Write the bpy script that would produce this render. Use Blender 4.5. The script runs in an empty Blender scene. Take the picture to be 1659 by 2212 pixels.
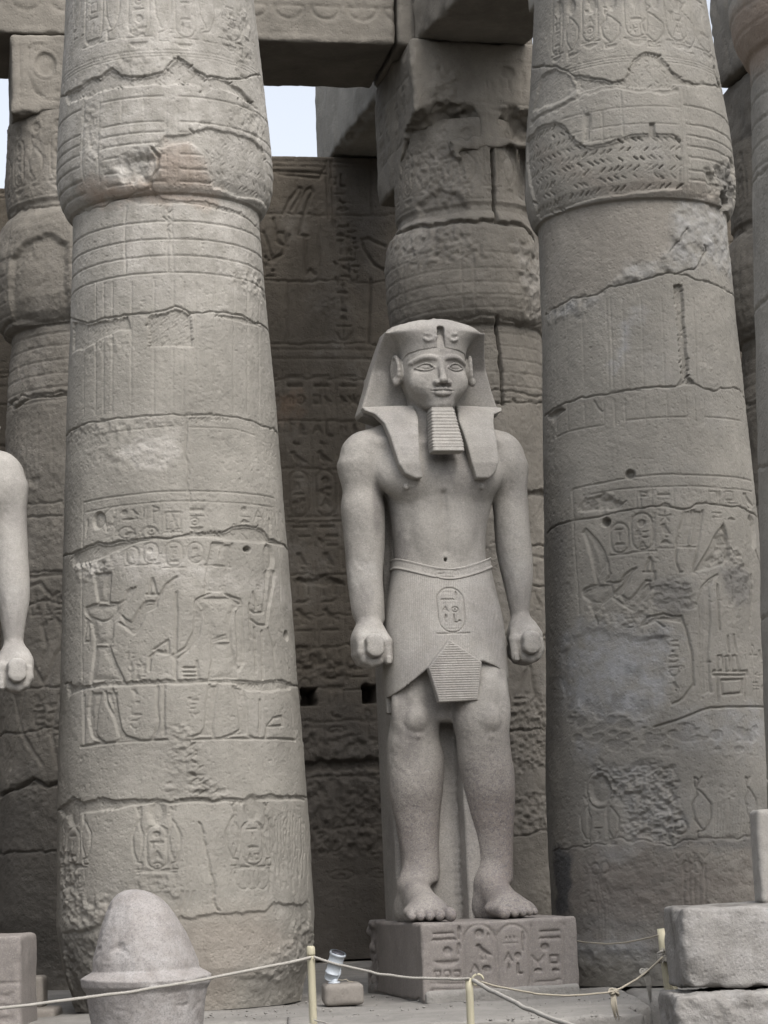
import bpy, math, random
import numpy as np

random.seed(7)
RNG = np.random.default_rng(11)
S = bpy.context.scene

# ------------------------------------------------------------ camera, world, sun, exposure
F = 5000.0; PX, PY = 829.5, 1106.0          # focal length / centre in photo units (1659 x 2212)
PITCH = math.atan(764 / 5000.0); ROLL = 0.042
CAM = np.array([0, 0, 1.2])
fw = np.array([0, math.cos(PITCH), math.sin(PITCH)])
_r = np.array([1., 0, 0]); _u = np.array([0, -math.sin(PITCH), math.cos(PITCH)])
up = math.cos(ROLL) * _u + math.sin(ROLL) * _r
rt = math.cos(ROLL) * _r - math.sin(ROLL) * _u

from mathutils import Matrix, Vector
cd = bpy.data.cameras.new('camera'); cam = bpy.data.objects.new('camera', cd)
S.collection.objects.link(cam); S.camera = cam
cam.matrix_world = Matrix(((rt[0], up[0], -fw[0], CAM[0]), (rt[1], up[1], -fw[1], CAM[1]),
                           (rt[2], up[2], -fw[2], CAM[2]), (0, 0, 0, 1)))
cd.sensor_fit = 'VERTICAL'; cd.sensor_height = 24; cd.lens = 24 * F / 2212
cd.clip_start = .1; cd.clip_end = 3000

SUN_EL, SUN_AZ = math.radians(50), math.radians(150)   # azimuth clockwise from +Y (view direction); high, behind, to the right
w = bpy.data.worlds.new('World'); S.world = w; w.use_nodes = True
nt = w.node_tree; bg = nt.nodes['Background']
sky = nt.nodes.new('ShaderNodeTexSky'); sky.sky_type = 'NISHITA'; sky.sun_disc = False
sky.sun_elevation = SUN_EL; sky.sun_rotation = SUN_AZ; sky.air_density = 1.0; sky.dust_density = 5.0; sky.ozone_density = 1.0
hs = nt.nodes.new('ShaderNodeHueSaturation'); hs.inputs['Saturation'].default_value = .34
nt.links.new(sky.outputs[0], hs.inputs['Color']); nt.links.new(hs.outputs[0], bg.inputs[0])
bg.inputs[1].default_value = .15
sl = bpy.data.lights.new('sun', 'SUN'); sl.energy = .5; sl.angle = math.radians(35); sl.color = (1, .95, .88)
so = bpy.data.objects.new('sun', sl); S.collection.objects.link(so)
sd = Vector((math.sin(SUN_AZ) * math.cos(SUN_EL), math.cos(SUN_AZ) * math.cos(SUN_EL), math.sin(SUN_EL)))
so.rotation_euler = (-sd).to_track_quat('-Z', 'Y').to_euler()
S.view_settings.view_transform = 'Standard'; S.view_settings.look = 'None'
S.view_settings.exposure = 1.0; S.view_settings.gamma = 1
S.render.engine = 'CYCLES'

# ------------------------------------------------------------ geometry of sight lines
def ray(x, y): return fw + rt * (x - PX) / F - up * (y - PY) / F
def atY(x, y, Y):
    d = ray(x, y); return CAM + d * (Y / d[1])
def atZ(x, y, z):
    d = ray(x, y); return CAM + d * ((z - CAM[2]) / d[2])
def Q(ox, oy, s): return lambda pts: [(ox + a * s, oy + b * s) for a, b in pts]
FLOOR = .08
ROWA = math.radians(12)

# ------------------------------------------------------------ noise
_T = RNG.random((64, 64, 64)).astype(np.float32)
def vnoise3(x, y, z):
    xi, yi, zi = np.floor(x).astype(int), np.floor(y).astype(int), np.floor(z).astype(int)
    fx, fy, fz = (x - xi), (y - yi), (z - zi)
    fx = fx * fx * (3 - 2 * fx); fy = fy * fy * (3 - 2 * fy); fz = fz * fz * (3 - 2 * fz)
    x0, y0, z0 = xi & 63, yi & 63, zi & 63; x1, y1, z1 = (xi + 1) & 63, (yi + 1) & 63, (zi + 1) & 63
    def L(a, b, t): return a + (b - a) * t
    return L(L(L(_T[x0, y0, z0], _T[x1, y0, z0], fx), L(_T[x0, y1, z0], _T[x1, y1, z0], fx), fy),
             L(L(_T[x0, y0, z1], _T[x1, y0, z1], fx), L(_T[x0, y1, z1], _T[x1, y1, z1], fx), fy), fz) * 2 - 1
def fbm3(x, y, z, o=3):
    r = 0; a = 1.0; s = 0
    for k in range(o):
        r = r + a * vnoise3(x * 2 ** k + 7.3 * k, y * 2 ** k + 3.1 * k, z * 2 ** k + 5.7 * k); s += a; a *= .5
    return r / s
def grid_noise(shape, cell, rng, o=3):
    """smooth fractal noise on a 2-D array, cell in samples"""
    out = np.zeros(shape, np.float32); a = 1.; s = 0
    for k in range(o):
        c = max(cell / 2 ** k, 1.01)
        n0, n1 = int(shape[0] / c) + 3, int(shape[1] / c) + 3
        t = rng.random((n0, n1)).astype(np.float32) * 2 - 1
        y = np.arange(shape[0]) / c; x = np.arange(shape[1]) / c
        yi = y.astype(int); xi = x.astype(int); fy = y - yi; fx = x - xi
        fy = (fy * fy * (3 - 2 * fy))[:, None].astype(np.float32); fx = (fx * fx * (3 - 2 * fx))[None].astype(np.float32)
        A = t[yi][:, xi]; B = t[yi][:, xi + 1]; C_ = t[yi + 1][:, xi]; D = t[yi + 1][:, xi + 1]
        out += a * ((A * (1 - fx) + B * fx) * (1 - fy) + (C_ * (1 - fx) + D * fx) * fy); s += a; a *= .5
    return out / s

# ------------------------------------------------------------ carving canvas (a height field in metres)
class Canvas:
    def __init__(s, u0, u1, v0, v1, res, seed=1):
        s.u0, s.u1, s.v0, s.v1, s.res = u0, u1, v0, v1, res
        s.nu, s.nv = int((u1 - u0) / res) + 2, int((v1 - v0) / res) + 2
        s.rng = np.random.default_rng(seed); s.rnd = random.Random(seed)
        s.G = np.zeros((s.nv, s.nu), np.float32); s.A = np.zeros_like(s.G)
        s.St = np.zeros((3, s.nv, s.nu), np.float32)
        s.wx = grid_noise(s.G.shape, .10 / res, s.rng); s.wy = grid_noise(s.G.shape, .10 / res, s.rng)
        s.m = None
    def map(s, pts): return [s.m(a, b) for a, b in pts]
    def box(s, pts, pad):
        a = np.array(pts)
        i0 = max(int((a[:, 0].min() - pad - s.u0) / s.res), 0); i1 = min(int((a[:, 0].max() + pad - s.u0) / s.res) + 2, s.nu)
        j0 = max(int((a[:, 1].min() - pad - s.v0) / s.res), 0); j1 = min(int((a[:, 1].max() + pad - s.v0) / s.res) + 2, s.nv)
        if i1 <= i0 or j1 <= j0: return None
        X = (s.u0 + np.arange(i0, i1) * s.res)[None, :] * np.ones((j1 - j0, 1)); Y = (s.v0 + np.arange(j0, j1) * s.res)[:, None] * np.ones((1, i1 - i0))
        return slice(j0, j1), slice(i0, i1), X, Y
    def dist(s, pts, X, Y, closed=False):
        d = np.full(X.shape, 1e9); P = list(pts) + ([pts[0]] if closed else [])
        for (ax, ay), (bx, by) in zip(P[:-1], P[1:]):
            vx, vy = bx - ax, by - ay; L = vx * vx + vy * vy + 1e-12
            t = np.clip(((X - ax) * vx + (Y - ay) * vy) / L, 0, 1)
            d = np.minimum(d, (X - ax - t * vx) ** 2 + (Y - ay - t * vy) ** 2)
        return np.sqrt(d)
    def inside(s, pts, X, Y):
        m = np.zeros(X.shape, bool); n = len(pts)
        for k in range(n):
            ax, ay = pts[k]; bx, by = pts[(k + 1) % n]
            if ay == by: continue
            m ^= ((ay > Y) != (by > Y)) & (X < (bx - ax) * (Y - ay) / (by - ay) + ax)
        return m
    def line(s, pts, w=.012, d=.012, rag=0., closed=False):
        """V groove along a polyline"""
        if len(pts) > 6 and not closed:                                  # keep boxes small
            for k in range(0, len(pts) - 1, 5): s.line(pts[k:k + 6], w, d, rag)
            return
        b = s.box(pts, w + rag + .01)
        if b is None: return
        j, i, X, Y = b
        if rag: X = X + s.wx[j, i] * rag; Y = Y + s.wy[j, i] * rag
        r = np.clip(1 - s.dist(pts, X, Y, closed) / max(w * .88, s.res * 1.1), 0, 1); d = d * .75
        s.G[j, i] = np.minimum(s.G[j, i], -d * np.minimum(1, r * 1.6))
    def poly(s, pts, d=.015, e=.012, rag=0., bulge=0.):
        """lowered area with a bevelled edge; bulge > 0 lets the inside rise again, like sunk relief"""
        b = s.box(pts, rag + .01)
        if b is None: return
        j, i, X, Y = b
        if rag: X = X + s.wx[j, i] * rag; Y = Y + s.wy[j, i] * rag
        m = s.inside(pts, X, Y)
        if not m.any(): return
        dd = s.dist(pts, X, Y, True); r = np.clip(dd / e, 0, 1)
        if bulge: r = r * (1 - bulge * np.clip((dd - e) / (4 * e), 0, 1))
        s.G[j, i] = np.minimum(s.G[j, i], np.where(m, -d * r, 0))
    def ell(s, cx, cy, a, b, d=.012, e=.01, bulge=0., n=14):
        s.poly([(cx + a * math.cos(t * 2 * math.pi / n), cy + b * math.sin(t * 2 * math.pi / n)) for t in range(n)], d, e, 0, bulge)
    def ring(s, cx, cy, a, b, w=.008, d=.01, n=14):
        s.line([(cx + a * math.cos(t * 2 * math.pi / n), cy + b * math.sin(t * 2 * math.pi / n)) for t in range(n)], w, d, 0, True)
    def blob(s, pts, ch, val, soft=.06, rag=.08):
        b = s.box(pts, soft + rag + .02)
        if b is None: return
        j, i, X, Y = b
        X = X + s.wx[j, i] * rag; Y = Y + s.wy[j, i] * rag
        dd = s.dist(pts, X, Y, True); m = s.inside(pts, X, Y)
        sd = np.where(m, -dd, dd); s.St[ch][j, i] = np.maximum(s.St[ch][j, i], val * np.clip(.5 - sd / (2 * soft), 0, 1))
    def rough(s, pts, amp=.012, cell=.035, soft=.03, rag=.05, base=0.):
        """hacked, pitted surface inside a polygon"""
        b = s.box(pts, soft + rag + .02)
        if b is None: return
        j, i, X, Y = b
        X = X + s.wx[j, i] * rag; Y = Y + s.wy[j, i] * rag
        dd = s.dist(pts, X, Y, True); m = s.inside(pts, X, Y)
        k = np.clip(.5 - np.where(m, -dd, dd) / (2 * soft), 0, 1)
        n = grid_noise(X.shape, cell / s.res, s.rng, 3)
        s.A[j, i] += (k * (n * amp - base)).astype(np.float32)
    def herring(s, pts, row=.05, step=.035, ln=.03, w=.006, d=.012, drop=.1, slope=0., one=False):
        b = s.box(pts, 0)
        if b is None: return
        a = np.array(pts); x0, y0 = a.min(0); x1, y1 = a.max(0); k = 0; y = y0
        while y < y1 + .2:
            sg = 1 if (one or k % 2) else -1; x = x0
            while x < x1:
                px = x + s.rnd.uniform(-.2, .2) * step; py = y + s.rnd.uniform(-.1, .1) * row + slope * (x - (x0 + x1) / 2)
                if s.rnd.random() > drop and s.inside(pts, np.array([[px]]), np.array([[py]]))[0, 0]:
                    q = s.rnd.uniform(.7, 1.15); s.line([(px - ln * .5 * q, py - sg * ln * .42 * q), (px + ln * .5 * q, py + sg * ln * .42 * q)], w, d * s.rnd.uniform(.7, 1.4))
                x += step
            y += row; k += 1
    def joint(s, pts, w=.02, d=.03, rag=.03, chip=1.0):
        s.line(pts, max(w * .55, s.res * 1.1), d * .8, rag * 1.0)
        for (ax, ay), (bx, by) in zip(pts[:-1], pts[1:]):                 # chips along the arris
            n = max(int(math.hypot(bx - ax, by - ay) / .22 * chip), 0)
            for _ in range(n):
                t = s.rnd.random(); r = s.rnd.uniform(.012, .045)
                s.ell(ax + (bx - ax) * t, ay + (by - ay) * t - r * .2 * s.rnd.choice((1, -1)), r * 1.4, r * .8, s.rnd.uniform(.008, .02), r * .8)
    def pits(s, n, rmin=.006, rmax=.018, d=.008, pts=None):
        for _ in range(n):
            u, v = s.rnd.uniform(s.u0, s.u1), s.rnd.uniform(s.v0, s.v1)
            if pts and not s.inside(pts, np.array([[u]]), np.array([[v]]))[0, 0]: continue
            r = s.rnd.uniform(rmin, rmax); s.ell(u, v, r * s.rnd.uniform(.8, 2), r, d * s.rnd.uniform(.5, 1), r * .7, n=8)
    def finish(s, amp=.004, fine=.0015, blotch=.25):
        H = s.G + s.A + grid_noise(s.G.shape, .35 / s.res, s.rng, 4) * amp + grid_noise(s.G.shape, .04 / s.res, s.rng, 2) * fine
        m = np.clip(grid_noise(s.G.shape, .25 / s.res, s.rng, 3) * 3 - .6, 0, 1)              # patchy erosion
        H += m * grid_noise(s.G.shape, .03 / s.res, s.rng, 2) * fine * 2
        s.H = H.astype(np.float32)
        s.St[0] = np.clip(s.St[0] + blotch * grid_noise(s.G.shape, .5 / s.res, s.rng, 4), -.3, 1)
    def sample(s, u, v, arr=None):
        arr = s.H if arr is None else arr
        x = np.clip((u - s.u0) / s.res, 0, s.nu - 1.001); y = np.clip((v - s.v0) / s.res, 0, s.nv - 1.001)
        xi, yi = x.astype(int), y.astype(int); fx, fy = x - xi, y - yi
        return (arr[yi, xi] * (1 - fx) + arr[yi, xi + 1] * fx) * (1 - fy) + (arr[yi + 1, xi] * (1 - fx) + arr[yi + 1, xi + 1] * fx) * fy

# ------------------------------------------------------------ hieroglyphs (unit cell, y up)
def _c(cx, cy, a, b, n=12): return [(cx + a * math.cos(6.2832 * k / n), cy + b * math.sin(6.2832 * k / n)) for k in range(n)]
GL = {   # ('p', polygon) sunk; ('l', polyline) line; w/h proportion first
 'sun': (1, [('p', _c(.5, .5, .4, .4))]),
 'ringsun': (1, [('l', _c(.5, .5, .4, .4) + [(.9, .5)]), ('p', _c(.5, .5, .14, .14, 8))]),
 'reed': (.4, [('p', [(.3, 0), (.55, 0), (.55, .45), (.8, .6), (.7, .95), (.4, 1), (.25, .6)])]),
 'water': (2.4, [('l', [(.03 + .094 * k, .35 + .35 * (k % 2)) for k in range(11)])]),
 'mouth': (2.2, [('p', [(0, .5), (.25, .78), (.5, .9), (.75, .78), (1, .5), (.75, .25), (.5, .15), (.25, .25)])]),
 'basket': (2.2, [('p', [(0, .85), (1, .85), (.85, .4), (.6, .15), (.4, .15), (.15, .4)])]),
 'bread': (1.4, [('p', [(.05, .15), (.95, .15), (.85, .6), (.6, .85), (.4, .85), (.15, .6)])]),
 'bar': (2.6, [('p', [(0, .35), (1, .35), (1, .65), (0, .65)])]),
 'board': (2.4, [('p', [(0, .2), (1, .2), (1, .6), (0, .6)])] + [('p', [(.05 + .16 * k, .6), (.13 + .16 * k, .6), (.13 + .16 * k, .9), (.05 + .16 * k, .9)]) for k in range(6)]),
 'stool': (1, [('l', [(.15, .1), (.15, .9), (.85, .9), (.85, .1), (.15, .1)])]),
 'house': (1.5, [('l', [(.35, .1), (.08, .1), (.08, .9), (.92, .9), (.92, .1), (.65, .1)])]),
 'ankh': (.55, [('l', [(.5, 0), (.5, .55), (.25, .8), (.4, 1), (.6, 1), (.75, .8), (.5, .55)]), ('l', [(.05, .52), (.95, .52)])]),
 'djed': (.5, [('l', [(.5, 0), (.5, 1)]), ('l', [(.15, .95), (.85, .95)]), ('l', [(.15, .8), (.85, .8)]), ('l', [(.15, .65), (.85, .65)])]),
 'was': (.45, [('l', [(.4, 0), (.5, .9), (.9, .8)]), ('l', [(.5, .9), (.2, 1)])]),
 'bird': (1.1, [('p', [(.05, .8), (.2, .97), (.38, .95), (.45, .75), (.7, .55), (1, .25), (.95, .18), (.65, .3), (.5, .28), (.28, .42), (.22, .7)]), ('l', [(.45, .3), (.42, .02), (.6, .02)]), ('l', [(.58, .3), (.58, .05)])]),
 'duck': (1.3, [('p', [(0, .7), (.15, .95), (.3, .9), (.32, .6), (.6, .62), (.95, .4), (.85, .25), (.4, .2), (.2, .35)]), ('l', [(.5, .2), (.5, 0)])]),
 'owl': (.9, [('p', [(.15, .95), (.55, .98), (.6, .75), (.8, .45), (.95, .1), (.7, .2), (.5, .15), (.3, .3), (.2, .6)]), ('l', [(.45, .15), (.45, 0), (.6, 0)])]),
 'beetle': (.8, [('p', _c(.5, .4, .3, .3)), ('p', _c(.5, .78, .18, .12, 8)), ('l', [(.2, .5), (.02, .75)]), ('l', [(.8, .5), (.98, .75)]), ('l', [(.2, .25), (.05, .02)]), ('l', [(.8, .25), (.95, .02)])]),
 'snake': (2, [('l', [(0, .3), (.2, .5), (.4, .3), (.6, .45), (.8, .3), (.85, .75), (1, .7)])]),
 'leg': (.6, [('p', [(.2, 1), (.5, 1), (.5, .25), (.95, .2), (.95, .02), (.2, .02)])]),
 'arm': (2.2, [('p', [(0, .35), (.2, .65), (.28, .45), (.85, .5), (1, .65), (1, .35), (.25, .25)])]),
 'eye': (2, [('l', [(0, .5), (.3, .8), (.7, .8), (1, .5), (.7, .25), (.3, .25), (0, .5)]), ('p', _c(.5, .52, .14, .18, 8))]),
 'man': (.8, [('p', [(.35, .98), (.55, 1), (.62, .82), (.7, .6), (.95, .55), (.9, .45), (.7, .45), (.72, .2), (.98, .12), (.95, 0), (.15, 0), (.2, .4), (.25, .7)])]),
 'star': (1, [('l', [(.5, 1), (.5, .5), (.05, .65)]), ('l', [(.95, .65), (.5, .5), (.2, 0)]), ('l', [(.5, .5), (.8, 0)])]),
 'flag': (.5, [('l', [(.2, 0), (.2, 1), (.85, .9), (.85, .7), (.2, .7)])]),
 'hoe': (.9, [('l', [(.05, .1), (.5, .95), (.95, .1)]), ('l', [(.3, .5), (.8, .45)])]),
 'horns': (1, [('l', [(0, .9), (.2, .5), (.5, .4), (.8, .5), (1, .9)]), ('l', [(.5, .4), (.5, 0)])]),
 'strokes': (1.2, [('p', [(.1 + .3 * k, .1), (.22 + .3 * k, .1), (.22 + .3 * k, .9), (.1 + .3 * k, .9)]) for k in range(3)]),
 'vase': (.5, [('p', [(.3, 1), (.7, 1), (.6, .8), (.9, .5), (.7, 0), (.3, 0), (.1, .5), (.4, .8)])]),
 'fox': (.7, [('l', [(.15, 1), (.5, .6), (.5, 0)]), ('l', [(.5, 1), (.5, .6), (.85, 1)])]),
 'foot3': (1, [('p', [(.1, .9), (.9, .9), (.9, .75), (.1, .75)]), ('l', [(.2, .75), (.2, .1)]), ('l', [(.5, .75), (.5, .1)]), ('l', [(.8, .75), (.8, .1)])]),
}
WIDE = ['water', 'mouth', 'basket', 'bar', 'board', 'snake', 'arm', 'eye', 'duck', 'bread']
TALL = ['reed', 'ankh', 'djed', 'was', 'bird', 'owl', 'leg', 'man', 'flag', 'beetle', 'sun', 'stool', 'horns', 'hoe', 'fox', 'vase', 'star', 'strokes', 'ringsun', 'foot3']
def glyph(c, name, x, y, w_, h_, d=.012, fit=True):
    ar, pr = GL[name]
    if fit:
        if w_ / h_ > ar: nw = h_ * ar; x += (w_ - nw) / 2; w_ = nw
        else: nh = w_ / ar; y += (h_ - nh) / 2; h_ = nh
    lw = max(.0055, min(.012, .06 * max(w_, h_)))
    for t, pts in pr:
        q = [(x + a * w_, y + b * h_) for a, b in pts]
        if t == 'p': c.poly(q, d, lw, 0, .35)
        else: c.line(q, lw, d)
def text_col(c, x, y0, y1, w_, d=.012, seq=None, cell=None, sep=True):
    """a column of signs from the top y1 down to y0"""
    y = y1; r = c.rnd; k = 0
    while y > y0 + .3 * w_:
        if seq: item = seq[k % len(seq)]
        else: item = r.choice(['W', 'T', 'TT', 'W', 'TW'])
        if item == 'W' or item in WIDE:
            h_ = w_ * .36; glyph(c, item if item in WIDE else r.choice(WIDE), x + .06 * w_, y - h_, w_ * .88, h_ * .85, d)
        elif item == 'TT':
            h_ = w_ * .8; glyph(c, r.choice(TALL), x + .04 * w_, y - h_, w_ * .44, h_ * .92, d); glyph(c, r.choice(TALL), x + .52 * w_, y - h_, w_ * .44, h_ * .92, d)
        elif item == 'TW':
            h_ = w_ * .8; glyph(c, r.choice(TALL), x + .04 * w_, y - h_, w_ * .36, h_ * .92, d)
            glyph(c, r.choice(WIDE), x + .44 * w_, y - h_ * .5, w_ * .52, h_ * .4, d); glyph(c, r.choice(WIDE), x + .44 * w_, y - h_, w_ * .52, h_ * .4, d)
        else:
            h_ = w_ * .8; glyph(c, item if item in TALL else r.choice(TALL), x + .1 * w_, y - h_, w_ * .8, h_ * .92, d)
        y -= h_ + .06 * w_; k += 1
def cartouche(c, x0, y0, x1, y1, d=.012, seq=None, lw=.009, inner=True, bar=True):
    w_ = x1 - x0; r = w_ / 2; cx = (x0 + x1) / 2; n = 7
    top = [(cx + r * math.cos(math.pi * k / n), y1 - r + r * math.sin(math.pi * k / n)) for k in range(n + 1)]
    bot = [(cx - r * math.cos(math.pi * k / n), y0 + r - r * math.sin(math.pi * k / n)) for k in range(n + 1)]
    c.line(top + bot, lw, d, 0, True)
    if bar: c.line([(x0 - .1 * w_, y0 - lw), (x1 + .1 * w_, y0 - lw)], lw, d)
    if inner: text_col(c, x0 + .16 * w_, y0 + .2 * w_, y1 - .22 * w_, w_ * .68, d, seq)
RA = ['sun', 'TW', 'hoe', 'ringsun', 'water']; RB_ = ['board', 'reed', 'water', 'TT', 'stool']
def cobra(c, x, y0, y1, w_, side=1, d=.012):
    """upright royal cobra with a crown"""
    h_ = y1 - y0; f = lambda pts: [(x + side * a * w_, y0 + b * h_) for a, b in pts]
    c.line(f([(.5, 1), (.15, .82), (.5, .72), (.9, .55), (.85, .3), (.5, .12), (.1, .1), (.1, 0), (.6, 0)]), max(.008, .06 * w_), d)
    c.line(f([(.15, .82), (.2, .7), (-.1, .55), (.0, .3), (.3, .15)]), max(.008, .06 * w_), d)
    c.line(f([(.1, .85), (.1, 1), (.3, .95)]), max(.007, .05 * w_), d)

# ------------------------------------------------------------ linking, tagging, meshes
def tag(o, label, cat, group=None, kind=None):
    o['label'] = label; o['category'] = cat
    if group: o['group'] = group
    if kind: o['kind'] = kind
    return o
def empty(name, loc=(0, 0, 0), rz=0.):
    o = bpy.data.objects.new(name, None); S.collection.objects.link(o); o.location = loc; o.rotation_euler = (0, 0, rz); o.empty_display_size = .2
    return o
def link(name, me, parent=None, mat=None):
    o = bpy.data.objects.new(name, me); S.collection.objects.link(o)
    if parent: o.parent = parent
    if mat: me.materials.append(mat)
    return o
def mesh_np(name, V, Fq, stain=None, smooth=True):
    me = bpy.data.meshes.new(name); V = np.asarray(V, np.float32); Fq = np.asarray(Fq, np.int32)
    n = Fq.shape[1]; me.vertices.add(len(V)); me.vertices.foreach_set('co', V.ravel())
    me.loops.add(Fq.size); me.loops.foreach_set('vertex_index', Fq.ravel())
    me.polygons.add(len(Fq)); me.polygons.foreach_set('loop_start', np.arange(0, Fq.size, n, dtype=np.int32))
    me.polygons.foreach_set('loop_total', np.full(len(Fq), n, np.int32))
    if smooth: me.polygons.foreach_set('use_smooth', np.ones(len(Fq), bool))
    me.update(calc_edges=True)
    a = me.color_attributes.new('stain', 'FLOAT_COLOR', 'POINT')
    C_ = np.zeros((len(V), 4), np.float32); C_[:, 3] = 1
    if stain is not None: C_[:, :3] = stain
    a.data.foreach_set('color', C_.ravel()); return me
def gridfaces(nr, nc, wrap=False):
    r = np.arange(nr - 1)[:, None]; c = np.arange(nc if wrap else nc - 1)[None]
    c2 = (c + 1) % nc
    return np.stack([r * nc + c, r * nc + c2, (r + 1) * nc + c2, (r + 1) * nc + c], -1).reshape(-1, 4)

# ------------------------------------------------------------ signed distance fields -> one continuous mesh
class Field:
    def __init__(s, xs, ys, zs):
        s.x, s.y, s.z = [np.asarray(a, np.float32) for a in (xs, ys, zs)]
        s.d = np.full((len(s.x), len(s.y), len(s.z)), 1e3, np.float32)
    def sub(s, bb, pad=.12):
        sl = []
        for a, lo, hi in ((s.x, bb[0], bb[1]), (s.y, bb[2], bb[3]), (s.z, bb[4], bb[5])):
            i0 = np.searchsorted(a, lo - pad); i1 = np.searchsorted(a, hi + pad); sl.append(slice(max(i0 - 1, 0), min(i1 + 1, len(a))))
        if any(q.stop <= q.start for q in sl): return None
        return tuple(sl), s.x[sl[0]][:, None, None], s.y[sl[1]][None, :, None], s.z[sl[2]][None, None, :]
    def add(s, fn, bb, k=.03, mode='u', pad=.12):
        r = s.sub(bb, pad)
        if r is None: return
        sl, X, Y, Z = r; d2 = fn(X, Y, Z).astype(np.float32); d1 = s.d[sl]
        if mode == 'u':
            h = np.clip(.5 + .5 * (d1 - d2) / k, 0, 1); s.d[sl] = d1 * (1 - h) + d2 * h - k * h * (1 - h)
        elif mode == 's':
            h = np.clip(.5 - .5 * (d1 + d2) / k, 0, 1); s.d[sl] = d1 * (1 - h) + (-d2) * h + k * h * (1 - h)
        elif mode == 'i': s.d[sl] = np.maximum(d1, d2)
        elif mode == '+': s.d[sl] = d1 + d2
    def mesh(s, name, stainfn=None, post=None):
        d = s.d; sg = d < 0; nx, ny, nz = d.shape
        cnt = np.zeros((nx - 1, ny - 1, nz - 1), np.int8)
        for a in (0, 1):
            for b in (0, 1):
                for c in (0, 1): cnt += sg[a:nx - 1 + a, b:ny - 1 + b, c:nz - 1 + c]
        cell = (cnt > 0) & (cnt < 8); I, J, K = np.nonzero(cell)
        idx = np.full(cell.shape, -1, np.int32); idx[I, J, K] = np.arange(len(I))
        P = np.zeros((len(I), 3)); W = np.zeros(len(I))
        for ax in range(3):
            o1, o2 = [q for q in range(3) if q != ax]
            for a in (0, 1):
                for b in (0, 1):
                    o = [0, 0, 0]; o[o1] = a; o[o2] = b; e = list(o); e[ax] = 1
                    d0 = d[I + o[0], J + o[1], K + o[2]]; d1 = d[I + e[0], J + e[1], K + e[2]]
                    m = (d0 < 0) != (d1 < 0); t = np.where(m, d0 / np.where(m, d0 - d1, 1), 0)
                    p = np.stack([np.full(len(I), float(o[q])) for q in range(3)], 1); p[:, ax] = t
                    P += p * m[:, None]; W += m
        P = P / W[:, None] + np.stack([I, J, K], 1)
        V = np.stack([np.interp(P[:, q], np.arange(len(a)), a) for q, a in enumerate((s.x, s.y, s.z))], 1)
        faces = []
        for ax in range(3):
            a0 = [slice(None)] * 3; a1 = [slice(None)] * 3; a0[ax] = slice(0, -1); a1[ax] = slice(1, None)
            s0, s1 = sg[tuple(a0)], sg[tuple(a1)]; ch = s0 != s1
            o1, o2 = [(1, 2), (2, 0), (0, 1)][ax]
            i = np.array(np.nonzero(ch)).T
            ok = (i[:, o1] > 0) & (i[:, o2] > 0) & (i[:, o1] < d.shape[o1] - 1) & (i[:, o2] < d.shape[o2] - 1); i = i[ok]
            fl = s0[tuple(i.T)]
            def g(da, db):
                q = i.copy(); q[:, o1] -= da; q[:, o2] -= db; return idx[q[:, 0], q[:, 1], q[:, 2]]
            f = np.stack([g(1, 1), g(0, 1), g(0, 0), g(1, 0)], 1)
            f[~fl] = f[~fl][:, ::-1]; faces.append(f)
        Fq = np.concatenate(faces); Fq = Fq[(Fq >= 0).all(1)]
        if post is not None: V = post(V)
        return mesh_np(name, V, Fq, stainfn(V) if stainfn is not None else None)
def axis(segs):
    """graded axis: [(start, end, step), ...]"""
    out = []
    for a, b, h in segs:
        n = max(int(round((b - a) / h)), 1); out += list(a + (b - a) * np.arange(n) / n)
    out.append(segs[-1][1]); return np.array(out)
def capsule(a, b, ra, rb):
    a = np.array(a, float); b = np.array(b, float); v = b - a; L = float(v @ v) + 1e-12
    def f(X, Y, Z):
        t = np.clip(((X - a[0]) * v[0] + (Y - a[1]) * v[1] + (Z - a[2]) * v[2]) / L, 0, 1)
        return np.sqrt((X - a[0] - t * v[0]) ** 2 + (Y - a[1] - t * v[1]) ** 2 + (Z - a[2] - t * v[2]) ** 2) - (ra + (rb - ra) * t)
    R = max(ra, rb); return f, (min(a[0], b[0]) - R, max(a[0], b[0]) + R, min(a[1], b[1]) - R, max(a[1], b[1]) + R, min(a[2], b[2]) - R, max(a[2], b[2]) + R)
def ellipsoid(c, r):
    def f(X, Y, Z):
        k0 = np.sqrt(((X - c[0]) / r[0]) ** 2 + ((Y - c[1]) / r[1]) ** 2 + ((Z - c[2]) / r[2]) ** 2)
        k1 = np.sqrt(((X - c[0]) / r[0] ** 2) ** 2 + ((Y - c[1]) / r[1] ** 2) ** 2 + ((Z - c[2]) / r[2] ** 2) ** 2) + 1e-6
        return k0 * (k0 - 1) / k1
    return f, (c[0] - r[0], c[0] + r[0], c[1] - r[1], c[1] + r[1], c[2] - r[2], c[2] + r[2])
def rbox(c, h, r=.03, rz=0.):
    ca, sa = math.cos(rz), math.sin(rz)
    def f(X, Y, Z):
        x = X - c[0]; y = Y - c[1]; u = x * ca + y * sa; v = -x * sa + y * ca
        qx = np.abs(u) - h[0] + r; qy = np.abs(v) - h[1] + r; qz = np.abs(Z - c[2]) - h[2] + r
        return np.sqrt(np.maximum(qx, 0) ** 2 + np.maximum(qy, 0) ** 2 + np.maximum(qz, 0) ** 2) + np.minimum(np.maximum(np.maximum(qx, qy), qz), 0) - r
    m = max(h[0], h[1]) * 1.42 if rz else None
    return f, (c[0] - (m or h[0]), c[0] + (m or h[0]), c[1] - (m or h[1]), c[1] + (m or h[1]), c[2] - h[2], c[2] + h[2])
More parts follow.
